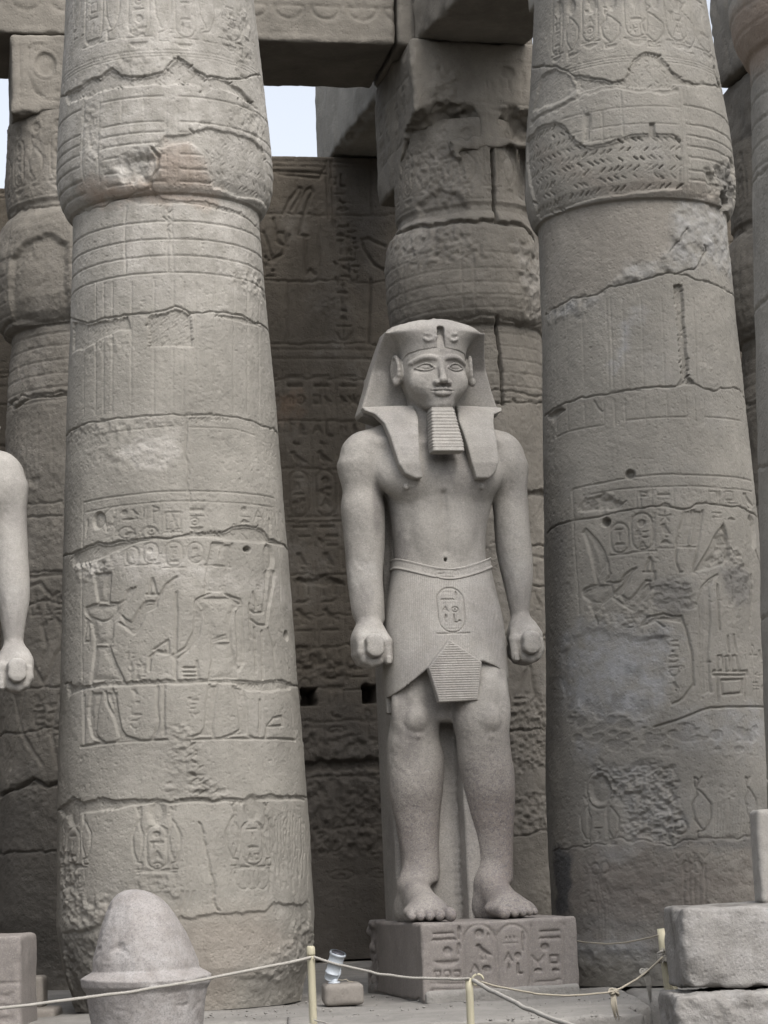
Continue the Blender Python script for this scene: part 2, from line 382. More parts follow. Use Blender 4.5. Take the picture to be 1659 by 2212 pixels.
def smooth_interp(z, zs, vs):
    """piecewise cubic (Catmull-Rom like) interpolation"""
    zs = np.asarray(zs, float); vs = np.asarray(vs, float); m = np.gradient(vs, zs)
    z = np.clip(z, zs[0], zs[-1]); i = np.clip(np.searchsorted(zs, z) - 1, 0, len(zs) - 2)
    h = zs[i + 1] - zs[i]; t = (z - zs[i]) / h
    return ((2 * t ** 3 - 3 * t ** 2 + 1) * vs[i] + (t ** 3 - 2 * t ** 2 + t) * h * m[i] + (-2 * t ** 3 + 3 * t ** 2) * vs[i + 1] + (t ** 3 - t ** 2) * h * m[i + 1])
def loft(sec, e=2.2, cap=.05):
    """sections (z, cx, cy, a, b), z ascending; superellipse of exponent e"""
    A = np.array(sorted(sec)); zs = A[:, 0]
    def f(X, Y, Z):
        z = Z.ravel(); g = [smooth_interp(z, zs, A[:, q])[None, None, :] for q in (1, 2, 3, 4)]
        k = (np.abs((X - g[0]) / g[2]) ** e + np.abs((Y - g[1]) / g[3]) ** e + 1e-9) ** (1 / e)
        q = (k - 1) * np.minimum(g[2], g[3]); zz = np.maximum(zs[0] - Z, Z - zs[-1]) + cap
        return np.where(zz > 0, np.sqrt(np.maximum(q + cap, 0) ** 2 + zz ** 2) - cap, q)
    mx = (A[:, 1] + A[:, 3]).max(); mn = (A[:, 1] - A[:, 3]).min(); my = (A[:, 2] + A[:, 4]).max(); ny = (A[:, 2] - A[:, 4]).min()
    return f, (mn, mx, ny, my, zs[0], zs[-1])
def poly2(pts, X, Z):
    d = 1e9; sgn = np.zeros(np.broadcast(X, Z).shape, bool); n = len(pts)
    for k in range(n):
        ax, az = pts[k]; bx, bz = pts[(k + 1) % n]; vx, vz = bx - ax, bz - az; L = vx * vx + vz * vz + 1e-12
        t = np.clip(((X - ax) * vx + (Z - az) * vz) / L, 0, 1); d = np.minimum(d, (X - ax - t * vx) ** 2 + (Z - az - t * vz) ** 2)
        if az != bz: sgn = sgn ^ (((az > Z) != (bz > Z)) & (X < (bx - ax) * (Z - az) / (bz - az) + ax))
    d = np.sqrt(d); return np.where(sgn, -d, d)
def plate(pts, yc, th, r=.015):
    """polygon in x-z given thickness; yc(X, Z) is the middle surface"""
    def f(X, Y, Z):
        a = poly2(pts, X, Z) + r; b = np.abs(Y - yc(X, Z)) - th + r
        return np.sqrt(np.maximum(a, 0) ** 2 + np.maximum(b, 0) ** 2) + np.minimum(np.maximum(a, b), 0) - r
    P = np.array(pts); return f, (P[:, 0].min(), P[:, 0].max(), -9, 9, P[:, 1].min(), P[:, 1].max())
# ------------------------------------------------------------ materials
def stone(name, col, light=(.5, .48, .45), dark=(.07, .065, .06), red=(.30, .17, .10), var=.25, scale=1.2, bump=.5, speck=0., speckcol=(.12, .11, .12), grain=60., rough=.92, pits=.5, obj=True):
    m = bpy.data.materials.new(name); m.use_nodes = True; t = m.node_tree; N = t.nodes; L = t.links
    b = N['Principled BSDF']; b.inputs['Roughness'].default_value = rough; b.inputs['Specular IOR Level'].default_value = .25
    tc = N.new('ShaderNodeTexCoord'); co = tc.outputs['Object']
    def noise(s, det=4, r=.55, dist=0.):
        n = N.new('ShaderNodeTexNoise'); n.inputs['Scale'].default_value = s; n.inputs['Detail'].default_value = det; n.inputs['Roughness'].default_value = r; n.inputs['Distortion'].default_value = dist
        L.new(co, n.inputs['Vector']); return n.outputs['Fac']
    def ramp(f, a, b_):
        r = N.new('ShaderNodeMapRange'); r.inputs['From Min'].default_value = a; r.inputs['From Max'].default_value = b_; L.new(f, r.inputs['Value']); return r.outputs[0]
    def mix(f, a, b_, bl='MIX'):
        q = N.new('ShaderNodeMix'); q.data_type = 'RGBA'; q.blend_type = bl
        if hasattr(f, 'links'): L.new(f, q.inputs[0])
        else: q.inputs[0].default_value = f
        for sock, v in ((q.inputs[6], a), (q.inputs[7], b_)):
            if hasattr(v, 'links'): L.new(v, sock)
            else: sock.default_value = (*v, 1)
        return q.outputs[2]
    def mul(a, k):
        q = N.new('ShaderNodeMath'); q.operation = 'MULTIPLY'; L.new(a, q.inputs[0])
        if hasattr(k, 'links'): L.new(k, q.inputs[1])
        else: q.inputs[1].default_value = k
        return q.outputs[0]
    c = np.array(col)
    base = mix(ramp(noise(scale, 6, .6, .4), .3, .7), tuple(c * (1 - var)), tuple(np.clip(c * (1 + var), 0, 1)))
    base = mix(mul(ramp(noise(scale * 5, 5, .65), .5, .8), .45), base, tuple(c * .62))
    base = mix(mul(ramp(noise(scale * 9, 3, .6), .55, .75), .35), base, tuple(np.clip(c * 1.35, 0, 1)))
    mp = N.new('ShaderNodeMapping'); mp.inputs['Scale'].default_value = (6, 6, .35); L.new(co, mp.inputs[0])
    st = N.new('ShaderNodeTexNoise'); st.inputs['Scale'].default_value = 1.6; st.inputs['Detail'].default_value = 4; L.new(mp.outputs[0], st.inputs['Vector'])
    base = mix(mul(ramp(st.outputs['Fac'], .5, .8), .3), base, tuple(c * .7))                  # rain streaks
    at = N.new('ShaderNodeAttribute'); at.attribute_name = 'stain'; sp = N.new('ShaderNodeSeparateColor'); L.new(at.outputs['Color'], sp.inputs[0])
    bl = ramp(noise(7, 4, .6), .3, .62)
    base = mix(mul(sp.outputs[0], bl), base, light); base = mix(sp.outputs[2], base, red); base = mix(sp.outputs[1], base, dark)
    if speck:
        bm_ = N.new('ShaderNodeMath'); bm_.operation = 'MULTIPLY_ADD'; L.new(sp.outputs[2], bm_.inputs[0]); bm_.inputs[1].default_value = 2.4; bm_.inputs[2].default_value = .8; bm_.use_clamp = False
        g = N.new('ShaderNodeTexVoronoi'); g.inputs['Scale'].default_value = 105; L.new(co, g.inputs['Vector'])
        sc = N.new('ShaderNodeSeparateColor'); L.new(g.outputs['Color'], sc.inputs[0])
        base = mix(mul(mul(ramp(sc.outputs[0], .62, .8), speck), bm_.outputs[0]), base, speckcol); base = mix(mul(ramp(sc.outputs[1], .7, .9), speck * .7), base, tuple(np.clip(c * 1.7, 0, 1)))
    fine = noise(grain, 3, .7); base = mix(mul(ramp(fine, .35, .75), .22), base, tuple(c * .5))
    L.new(base, b.inputs['Base Color'])
    v = N.new('ShaderNodeTexVoronoi'); v.inputs['Scale'].default_value = 22; L.new(co, v.inputs['Vector'])
    pv = mul(ramp(v.outputs['Distance'], .0, .35), pits); f2 = noise(grain * .35, 5, .7)
    ad = N.new('ShaderNodeMath'); ad.operation = 'ADD'; L.new(pv, ad.inputs[0]); L.new(mul(f2, 1.2), ad.inputs[1])
    a2 = N.new('ShaderNodeMath'); a2.operation = 'ADD'; L.new(ad.outputs[0], a2.inputs[0]); L.new(mul(fine, .5), a2.inputs[1])
    bp = N.new('ShaderNodeBump'); bp.inputs['Strength'].default_value = bump; bp.inputs['Distance'].default_value = .009; L.new(a2.outputs[0], bp.inputs['Height']); L.new(bp.outputs[0], b.inputs['Normal'])
    m['bumpnode'] = bp.name
    return m
def plain(name, col, rough=.6, metal=0., bump=0.):
    m = bpy.data.materials.new(name); m.use_nodes = True; t = m.node_tree; b = t.nodes['Principled BSDF']
    n = t.nodes.new('ShaderNodeTexNoise'); n.inputs['Scale'].default_value = 14; n.inputs['Detail'].default_value = 5
    r = t.nodes.new('ShaderNodeMix'); r.data_type = 'RGBA'; r.inputs[6].default_value = (*[c * .75 for c in col], 1); r.inputs[7].default_value = (*[min(c * 1.15, 1) for c in col], 1)
    t.links.new(n.outputs['Fac'], r.inputs[0]); t.links.new(r.outputs[2], b.inputs['Base Color'])
    b.inputs['Roughness'].default_value = rough; b.inputs['Metallic'].default_value = metal
    if bump:
        q = t.nodes.new('ShaderNodeBump'); q.inputs['Strength'].default_value = bump; q.inputs['Distance'].default_value = .003; n2 = t.nodes.new('ShaderNodeTexNoise'); n2.inputs['Scale'].default_value = 90
        t.links.new(n2.outputs['Fac'], q.inputs['Height']); t.links.new(q.outputs[0], b.inputs['Normal'])
    return m
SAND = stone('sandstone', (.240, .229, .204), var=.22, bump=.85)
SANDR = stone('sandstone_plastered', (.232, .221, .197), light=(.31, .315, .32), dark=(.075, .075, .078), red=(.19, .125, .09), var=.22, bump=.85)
SANDB = stone('sandstone_shaded_rows', (.186, .172, .149), var=.30, bump=.8)  # darker copy of the sandstone: second-row shade put into the colour
WALLM = stone('sandstone_wall', (.108, .094, .076), var=.28, scale=.8, bump=.9)  # shade behind the colonnade put into a still darker stone colour
GRAN = stone('granite_grey', (.288, .274, .250), light=(.44, .43, .41), dark=(.10, .09, .09), red=(.19, .165, .15), var=.2, speck=.26, bump=.4, pits=.1, rough=.7, grain=90, scale=1.6)
GRANP = stone('granite_pink', (.212, .194, .180), light=(.36, .35, .34), dark=(.09, .085, .09), red=(.30, .21, .18), var=.15, speck=.34, bump=.35, pits=.2, rough=.75, grain=90)
LIME = stone('pale_worn_stone', (.215, .21, .198), light=(.33, .325, .315), var=.2, bump=.9, speck=.2)
GRANL = stone('granite_pale', (.325, .312, .29), light=(.44, .43, .41), dark=(.10, .09, .09), red=(.34, .26, .22), var=.13, speck=.15, bump=.4, pits=.1, rough=.75, grain=90, scale=1.6)
GRANC = stone('granite_crown', (.235, .222, .211), light=(.39, .385, .38), dark=(.09, .085, .09), red=(.30, .21, .18), var=.16, speck=.36, bump=.4, pits=.2, rough=.75, grain=90)
DUST = stone('dusty_paving', (.23, .222, .208), var=.2, bump=.9, scale=2)
CONC = stone('plaster_block', (.215, .198, .178), var=.12, bump=.3, scale=3)
# pleated cloth of the kilt: fine ribs carved in stone
def ribbed(base, name, axis_vec, freq, strength):
    m = base.copy(); m.name = name; t = m.node_tree; N, L = t.nodes, t.links; bp = N[m['bumpnode']]
    tc = N.new('ShaderNodeTexCoord'); dt = N.new('ShaderNodeVectorMath'); dt.operation = 'DOT_PRODUCT'; dt.inputs[1].default_value = axis_vec
    L.new(tc.outputs['Object'], dt.inputs[0]); mu = N.new('ShaderNodeMath'); mu.operation = 'MULTIPLY'; mu.inputs[1].default_value = freq; L.new(dt.outputs['Value'], mu.inputs[0])
    si = N.new('ShaderNodeMath'); si.operation = 'SINE'; L.new(mu.outputs[0], si.inputs[0])
    b2 = N.new('ShaderNodeBump'); b2.inputs['Strength'].default_value = strength; b2.inputs['Distance'].default_value = .004
    L.new(si.outputs[0], b2.inputs['Height']); L.new(bp.outputs[0], b2.inputs['Normal']); L.new(b2.outputs[0], N['Principled BSDF'].inputs['Normal']); return m
# ------------------------------------------------------------ columns
class Col:
    RR = .95
    def __init__(s, cx, cy, prof, res=.009, seed=1, span=108, ztop=None):
        s.c = np.array([cx, cy]); s.prof = np.array(prof); s.res = res
        v = s.c - CAM[:2]; s.dir = v / np.linalg.norm(v); s.side = np.array([s.dir[1], -s.dir[0]])
        s.span = math.radians(span); s.z0 = s.prof[0, 0]; s.z1 = ztop or s.prof[-1, 0]
        s.cv = Canvas(-s.span * s.RR, s.span * s.RR, s.z0, s.z1, res, seed); s.cv.m = s.m; s.seed = seed
    def R(s, z): return np.interp(z, s.prof[:, 0], s.prof[:, 1])
    def m(s, px, py):
        d = ray(px, py); o = CAM[:2] - s.c; z = 4.; R = 1.; a = d[0] ** 2 + d[1] ** 2; b = o[0] * d[0] + o[1] * d[1]
        for _ in range(12):
            R = float(s.R(z)); q = b * b - a * (o @ o - R * R)
            t = (-b - math.sqrt(q)) / a if q > 0 else -b / a
            z2 = CAM[2] + t * d[2]; z = z + .7 * (z2 - z)
        p = CAM + d * t; r = p[:2] - s.c
        return math.atan2(r @ s.side, -(r @ s.dir)) * s.RR, z
    def z_at(s, px, py): return s.m(px, py)[1]
    def ringline(s, px, py, t0=-100, t1=100, w=.012, d=.01, rag=.004, gaps=()):
        z = s.z_at(px, py); u0 = math.radians(t0) * s.RR; u1 = math.radians(t1) * s.RR; n = 24
        pts = [(u0 + (u1 - u0) * k / n, z) for k in range(n + 1)]
        for k in range(n):
            if any(a <= (pts[k][0] + pts[k + 1][0]) / 2 <= b for a, b in gaps): continue
            s.cv.line(pts[k:k + 2], w, d, rag)
    def build(s, root, mat, zsplit, drum=.006, squash=None):
        cv = s.cv; n = int(2 * s.span * s.RR / s.res)
        th = np.concatenate([np.linspace(-s.span, s.span, n), np.linspace(s.span, 2 * math.pi - s.span, 30)[1:-1]])
        zz = [s.z0]; 
        while zz[-1] < s.z1:
            z = zz[-1]; sl = abs(float(s.R(z + .01) - s.R(z - .01))) / .02
            zz.append(z + s.res / max(1, min(3, sl)))
        zz = np.array(zz); rows = len(zz)
        T, Z = np.meshgrid(th, zz); Uc = np.where(T > s.span, 0, T) * s.RR
        H = cv.sample(Uc, Z) * (T <= s.span); R = s.R(Z)
        x3 = s.c[0] + R * np.sin(T); y3 = s.c[1] - R * np.cos(T)
        H = H + drum * vnoise3(x3 * 1.3, y3 * 1.3, Z * 1.3 + s.seed)
        if squash is not None: H = H + squash(T, Z)
        R = R + H
        X = R * (np.sin(T) * s.side[0] - np.cos(T) * s.dir[0]); Y = R * (np.sin(T) * s.side[1] - np.cos(T) * s.dir[1])
        V = np.stack([X, Y, Z], -1); St = np.stack([cv.sample(Uc, Z, cv.St[k]) for k in range(3)], -1)
        js = int(np.searchsorted(zz, zsplit)); nc = len(th)
        for nm, a, b in (('shaft', 0, js + 1), ('capital', js, rows)):
            v = V[a:b].reshape(-1, 3); link(nm, mesh_np(nm, v, gridfaces(b - a, nc, True), St[a:b].reshape(-1, 3)), root, mat)

def up_wave(pts, n=3):   # densify a polyline a little
    return pts

# ---- front left column
LP = [(.08, .975), (.2, 1.0), (.42, 1.075), (.80, 1.12), (1.16, 1.112), (1.75, 1.096), (2.77, 1.049), (4.0, .995), (5.27, .937), (6.13, .888), (6.98, .846), (7.09, .845), (7.10, .872), (7.14, .905), (7.22, .943), (7.32, .970), (7.45, .984), (7.65, .978), (7.90, .963), (8.53, .912), (9.22, .863), (9.5, .845)]
L = Col(-1.87, 20.45, LP, .0078, 3); c = L.cv
Z4 = Q(0, 0, .4232); Z5 = Q(0, 540, .4232); Z6 = Q(0, 1026, .4232); Z7 = Q(0, 1566, .4232)
M4, M5, M6, M7 = [(lambda p, z=z: c.map(z(p))) for z in (Z4, Z5, Z6, Z7)]
# cartouche frieze above
for a, b in ((430, 525), (655, 760), (900, 985), (1130, 1210)):
    q = M4([(a, 190 if a > 500 else 240), (b, -60)]); cartouche(c, q[0][0], q[0][1], q[1][0], q[1][1] + .35, .012, RA if a % 2 else RB_)
    q = M4([(a, 250), (b, 205)]); glyph(c, 'basket', q[0][0], q[0][1] - .03, q[1][0] - q[0][0], .12)
for a, b in ((540, 620), (800, 880), (1030, 1100), (370, 420)):
    q = M4([(a, 210), (b, -60)]); cobra(c, q[0][0], q[0][1], q[1][1] + .3, q[1][0] - q[0][0], 1, .012)
for y in (262, 278, 292): L.ringline(Z4([(700, y)])[0][0], Z4([(700, y)])[0][1], w=.008, d=.006)
J1 = [(300, 500), (325, 495), (420, 435), (520, 385), (570, 350), (620, 385), (690, 392), (760, 390), (830, 375), (870, 320), (905, 290), (985, 345), (1050, 390), (1150, 400), (1240, 400), (1330, 380)]
B1 = J1[1:-2] + [(1290, 520), (1330, 570), (1250, 520), (1180, 480), (1090, 450), (1040, 492), (1010, 440), (930, 432), (850, 437), (760, 440), (650, 445), (540, 470), (450, 500), (345, 535)]
c.poly(M4(B1), .03, .02, .03); c.joint(M4(J1), .018, .045, .02); c.herring(M4(B1), .055, .05, .045, .009, .042, .05)
c.rough(M4([(1120, 60), (1260, 60), (1290, 300), (1200, 340), (1150, 200)]), .02, .05)
c.rough(M4([(480, 340), (640, 370), (850, 360), (900, 280), (760, 260), (560, 300)]), .012, .05)
# capital: stems and binding rings
for x0 in (430, 510, 850, 905, 960): 
    a = M4([(x0, 520)])[0]; q = M4([(x0, 930)])[0]; c.line([(a[0], a[1]), (a[0] * .5 + q[0] * .5, a[1] * .5 + q[1] * .5), q], .011, .009, .003)
for x0 in (620, 735, 1060): 
    a = M4([(x0, 515)])[0]; q = M4([(x0, 630)])[0]; c.line([a, q], .01, .008)
g0 = [(M4([(430, 800)])[0][0], M4([(510, 800)])[0][0]), (M4([(850, 800)])[0][0], M4([(960, 800)])[0][0])]
for y in (510, 638, 692, 745, 805, 880, 945): L.ringline(600 * .4232, y * .4232, w=.014, d=.013, gaps=g0)
H2 = [(780, 745), (850, 690), (960, 672), (1070, 648), (1200, 680), (1290, 712), (1345, 760), (1360, 1060), (1300, 1020), (1200, 1010), (1085, 965), (1060, 860), (1020, 762), (960, 735), (880, 745), (820, 770)]
c.poly(M4(H2), .022, .02, .02); c.herring(M4(H2), .085, .058, .042, .0085, .034, .12)
SC = [(560, 850), (620, 790), (700, 752), (770, 750), (812, 800), (800, 850), (778, 900), (772, 955), (720, 950), (640, 930), (600, 890)]
c.poly(M4(SC), .065, .10, .03); c.rough(M4(SC), .02, .05); c.blob(M4(SC), 0, .8); c.line(M4([(770, 750), (815, 800), (800, 860), (778, 900), (770, 960)]), .02, .05, .02)
c.blob(M4([(790, 780), (850, 750), (960, 745), (1050, 860), (1080, 960), (950, 985), (780, 960)]), 2, .24, .08); c.blob(M4([(400, 940), (620, 930), (900, 965), (1100, 990), (1100, 1040), (500, 1040)]), 2, .34, .08)
c.rough(M4([(420, 520), (520, 520), (540, 900), (420, 780)]), .012, .04)
c.rough(M4([(1150, 560), (1300, 530), (1345, 650), (1345, 740), (1190, 660)]), .018, .05)
c.rough(M4([(960, 620), (1110, 615), (1200, 670), (1100, 650), (980, 660)]), .02, .06)
J2 = [(360, 1110), (440, 1078), (540, 1048), (640, 1012), (765, 962), (840, 1018), (930, 1030), (1050, 1030), (1130, 1062), (1230, 1092), (1300, 1150), (1340, 1190)]
B2 = J2[3:-1] + [(1290, 1135), (1150, 1085), (1000, 1047), (830, 1045), (700, 1050)]
c.poly(M4(B2), .02, .015, .01); c.herring(M4(B2), .045, .045, .035, .008, .03, .05); c.joint(M4(J2), .016, .03, .02)
# neck rings and stems
for y, x0 in ((1130, 850), (1220, 850), (1305, 850), (1391, 850)): L.ringline(x0 * .4232, y * .4232, w=.013, d=.014)
for x0 in (640, 850, 875): c.line([M4([(x0, 1060)])[0], M4([(x0 + (12 if x0 > 700 else 0), 1390)])[0]], .016, .012, .02)
c.herring(M4([(838, 1060), (870, 1060), (872, 1250), (845, 1250)]), .06, .05, .04, .008, .02)
for x0 in (430, 490, 530, 575, 672, 788, 885, 940, 1000, 1095, 1195, 1265, 1325):
    c.line(c.map([(x0 * .4232, 540 + 165 * .4232), ((x0 - 2) * .4232, 540 + 500 * .4232), ((x0 - 4) * .4232, 540 + 840 * .4232)]), .012, .008, .003)
J3 = [(350, 350), (380, 350), (400, 365), (470, 370), (530, 350), (640, 335), (760, 325), (840, 310), (895, 285), (960, 315), (1050, 325), (1150, 315), (1240, 340), (1300, 370), (1365, 402), (1400, 430)]
c.joint(M5(J3), .018, .035, .02)
q = [(748, 345), (840, 325), (895, 300), (975, 330), (985, 500), (870, 495), (765, 497)]; c.poly(M5(q), .02, .012, .01); c.herring(M5(q), .032, .036, .035, .008, .03, .05, .0, True)
q = [(375, 365), (470, 378), (660, 345), (665, 410), (590, 420), (480, 480), (430, 510), (372, 520)]; c.poly(M5(q), .018, .015, .02); c.herring(M5(q), .04, .035, .03, .007, .026, .05)
q = [(1090, 330), (1240, 345), (1350, 405), (1250, 380), (1120, 345)]; c.poly(M5(q), .014, .012); c.herring(M5(q), .035, .03, .025, .007, .02)
c.rough(M5([(400, 500), (640, 420), (700, 500), (560, 560), (420, 560)]), .01, .05)
J4 = [(330, 960), (345, 942), (400, 905), (470, 880), (560, 865), (680, 850), (800, 845), (880, 835), (950, 842), (1060, 842), (1160, 847), (1250, 867), (1340, 897), (1410, 925), (1440, 960)]
c.joint(M5(J4), .014, .028, .015, 1.4)
q = [(960, 850), (1060, 850), (1160, 855), (1200, 870), (1060, 880), (965, 890)]; c.herring(M5(q), .025, .03, .022, .006, .012, 0, 0, True)
c.rough(M5([(350, 930), (560, 870), (900, 850), (930, 900), (600, 940), (360, 1010)]), .014, .04); c.rough(M5([(420, 1030), (600, 940), (860, 960), (840, 1120), (600, 1140)]), .01, .05)
c.line(M5([(575, 932), (700, 915), (880, 900)]), .008, .008); c.line(M5([(970, 905), (1200, 915), (1300, 945)]), .008, .008)
c.line(M5([(945, 845), (955, 960), (958, 1100), (966, 1280)]), .012, .018, .03)
c.rough(M5([(1120, 110), (1300, 90), (1350, 200), (1340, 290), (1200, 180)]), .016, .04); c.line(M5([(1325, 150), (1335, 200), (1355, 260)]), .03, .03, .04)
c.blob(M5([(600, 980), (900, 930), (940, 1060), (800, 1140), (620, 1080)]), 0, .5); c.blob(M5([(450, 20), (470, 20), (640, 230), (620, 230)]), 0, .5, .03)
# framed scene
c.line(M6([(425, 1390), (418, 800), (424, 140), (600, 111), (780, 89), (960, 83), (1130, 86), (1280, 98), (1405, 120), (1440, 700), (1505, 1352)]), .01, .012, .003)
c.line(M6([(440, 190), (600, 160), (780, 141), (900, 134), (1100, 138), (1280, 150), (1392, 166)]), .009, .01)
def gl6(nm, x0, y0, x1, y1, d=.016, mm=M6):
    a = mm([(x0, y1)])[0]; b = mm([(x1, y0)])[0]; glyph(c, nm, min(a[0], b[0]), a[1], abs(b[0] - a[0]), b[1] - a[1], d, False)
gl6('sun', 462, 165, 545, 300, .03); c.line(M6([(545, 290), (530, 200), (560, 170)]), .012, .014)
for a in (('snake', 545, 190, 585, 300), ('reed', 430, 220, 458, 325), ('sun', 612, 172, 655, 215), ('bird', 668, 168, 710, 220), ('mouth', 610, 210, 720, 245), ('reed', 722, 165, 742, 220), ('flag', 770, 160, 815, 250), ('house', 838, 180, 925, 290), ('hoe', 860, 200, 900, 275),
          ('board', 968, 150, 1042, 200), ('bar', 968, 195, 1042, 225), ('ringsun', 968, 215, 1018, 262), ('basket', 965, 258, 1040, 300), ('bar', 1225, 205, 1275, 222), ('sun', 1230, 160, 1262, 195), ('bread', 1230, 225, 1270, 250), ('hoe', 1295, 180, 1345, 245), ('strokes', 1360, 180, 1400, 215), ('reed', 1365, 220, 1390, 300), ('water', 835, 275, 930, 310), ('bread', 630, 280, 700, 320), ('ringsun', 745, 262, 800, 315), ('beetle', 380, 620, 381, 621)): gl6(*a)
for x in (590, 750, 825, 942, 1060, 1215, 1285, 1350): c.line(M6([(x, 155 + abs(x - 900) * .04), (x - 2, 315)]), .007, .006)
for x in (640, 760): cartouche(c, *M6([(x - 40, 330)])[0], *M6([(x + 45, 262)])[0], .012, inner=False)
J5 = [(318, 418), (365, 405), (430, 375), (490, 350), (560, 352), (640, 335), (720, 325), (800, 320), (880, 325), (960, 305), (1010, 300), (1080, 302), (1140, 290), (1200, 265), (1300, 265), (1350, 290), (1380, 330), (1430, 350), (1470, 387), (1500, 410)]
B5 = J5[1:-1] + [(1330, 350), (1200, 345), (1050, 320), (900, 328), (780, 337), (680, 360), (600, 390), (520, 430), (440, 455), (375, 468)]
c.poly(M6(B5), .025, .02, .015); c.herring(M6(B5), .09, .03, .06, .007, .034, .05); c.joint(M6(J5), .016, .04, .02)
c.rough(M6([(380, 470), (560, 400), (600, 400), (560, 480), (480, 540), (400, 540)]), .02, .04); c.blob(M6([(380, 470), (600, 400), (760, 380), (1100, 470), (1100, 540), (600, 470), (480, 500)]), 0, .5)
for x0, y0, x1, y1, sq in ((730, 455, 805, 345, RA), (845, 470, 930, 340, RB_), (645, 460, 705, 365, RB_), (960, 450, 1035, 345, RA)):
    a = M6([(x0, y0)])[0]; b = M6([(x1, y1)])[0]; cartouche(c, a[0], a[1], b[0], b[1], .013, sq, bar=x0 != 960)
FIG = [[(485, 510), (495, 590), (505, 645), (500, 662), (470, 668), (440, 680), (440, 700), (455, 725), (520, 750), (550, 742), (590, 710), (640, 645), (660, 602), (690, 575)], [(485, 510), (563, 502), (560, 570), (556, 655), (610, 658), (635, 640), (650, 600), (670, 580)],
 [(600, 700), (640, 740), (672, 758), (700, 710), (735, 655), (760, 645), (800, 650), (805, 638)], [(610, 755), (650, 785), (685, 812), (705, 790), (745, 700), (800, 672), (800, 640)], [(440, 735), (470, 760), (485, 830), (485, 890), (475, 980), (465, 1075)], [(575, 750), (575, 830), (555, 870), (575, 930), (610, 1010), (635, 1060)],
 [(470, 1110), (456, 1180), (455, 1240), (462, 1300), (470, 1332), (530, 1365), (480, 1372)], [(540, 1110), (545, 1160), (580, 1230), (600, 1300), (610, 1345), (590, 1366)], [(575, 1100), (595, 1170), (600, 1230), (615, 1300), (640, 1335), (710, 1356)], [(780, 1352), (800, 1310), (812, 1260), (802, 1180), (805, 1080)], [(835, 1070), (835, 1200), (838, 1330)],
 [(750, 610), (805, 610)], [(762, 605), (778, 530), (797, 605)], [(445, 740), (430, 850), (455, 850), (450, 750)], [(430, 1130), (428, 1370)],
 [(1050, 600), (1052, 540), (1062, 460), (1085, 350), (1135, 352), (1120, 420)], [(1050, 460), (1175, 470)], [(1182, 355), (1168, 470), (1145, 605), (1180, 622), (1225, 634), (1235, 660), (1235, 740), (1245, 850), (1242, 960), (1222, 992), (1212, 975), (1215, 900), (1208, 700)], [(1075, 605), (1035, 620), (1000, 640), (998, 700), (990, 800), (950, 880), (905, 910), (880, 920), (895, 945), (920, 930), (960, 895), (1010, 830), (1025, 760), (1035, 690)],
 [(1040, 690), (1070, 780), (1082, 850), (1086, 940), (1068, 1048)], [(1190, 690), (1172, 770), (1180, 880), (1200, 960), (1215, 1000)], [(1088, 840), (1160, 815)], [(1088, 852), (1162, 830)], [(1070, 1072), (1055, 1180), (1050, 1280), (1030, 1320), (985, 1336)], [(1110, 1070), (1092, 1180), (1080, 1290), (1092, 1338)], [(1190, 1080), (1222, 1190), (1230, 1300), (1190, 1325), (1140, 1340)], [(1240, 1090), (1262, 1200), (1270, 1330), (1300, 1345)],
 [(1350, 500), (1375, 478), (1402, 500), (1392, 600), (1370, 680), (1362, 765), (1320, 765), (1288, 740)], [(1355, 600), (1345, 700), (1300, 705), (1280, 690)], [(1290, 600), (1305, 640), (1310, 690)], [(1370, 780), (1400, 880), (1412, 1000), (1420, 1040)], [(1275, 660), (1280, 830)], [(1300, 780), (1310, 1000)], [(1340, 800), (1345, 1040)],
 [(762, 1000), (765, 930), (800, 895), (852, 915), (845, 900)], [(785, 890), (858, 845), (862, 912), (800, 905)], [(940, 985), (1008, 985)], [(940, 1008), (1000, 1008)], [(940, 1028), (1005, 1028)], [(1005, 950), (1008, 1035)], [(410, 1387), (600, 1365), (850, 1352)], [(985, 1351), (1200, 1346), (1508, 1353)], [(800, 640), (850, 560), (900, 520)],
 [(1365, 1282), (1400, 1240), (1440, 1232), (1445, 1280), (1365, 1284), (1362, 1340)], [(1330, 1150), (1328, 1330)], [(900, 600), (897, 1040)]]
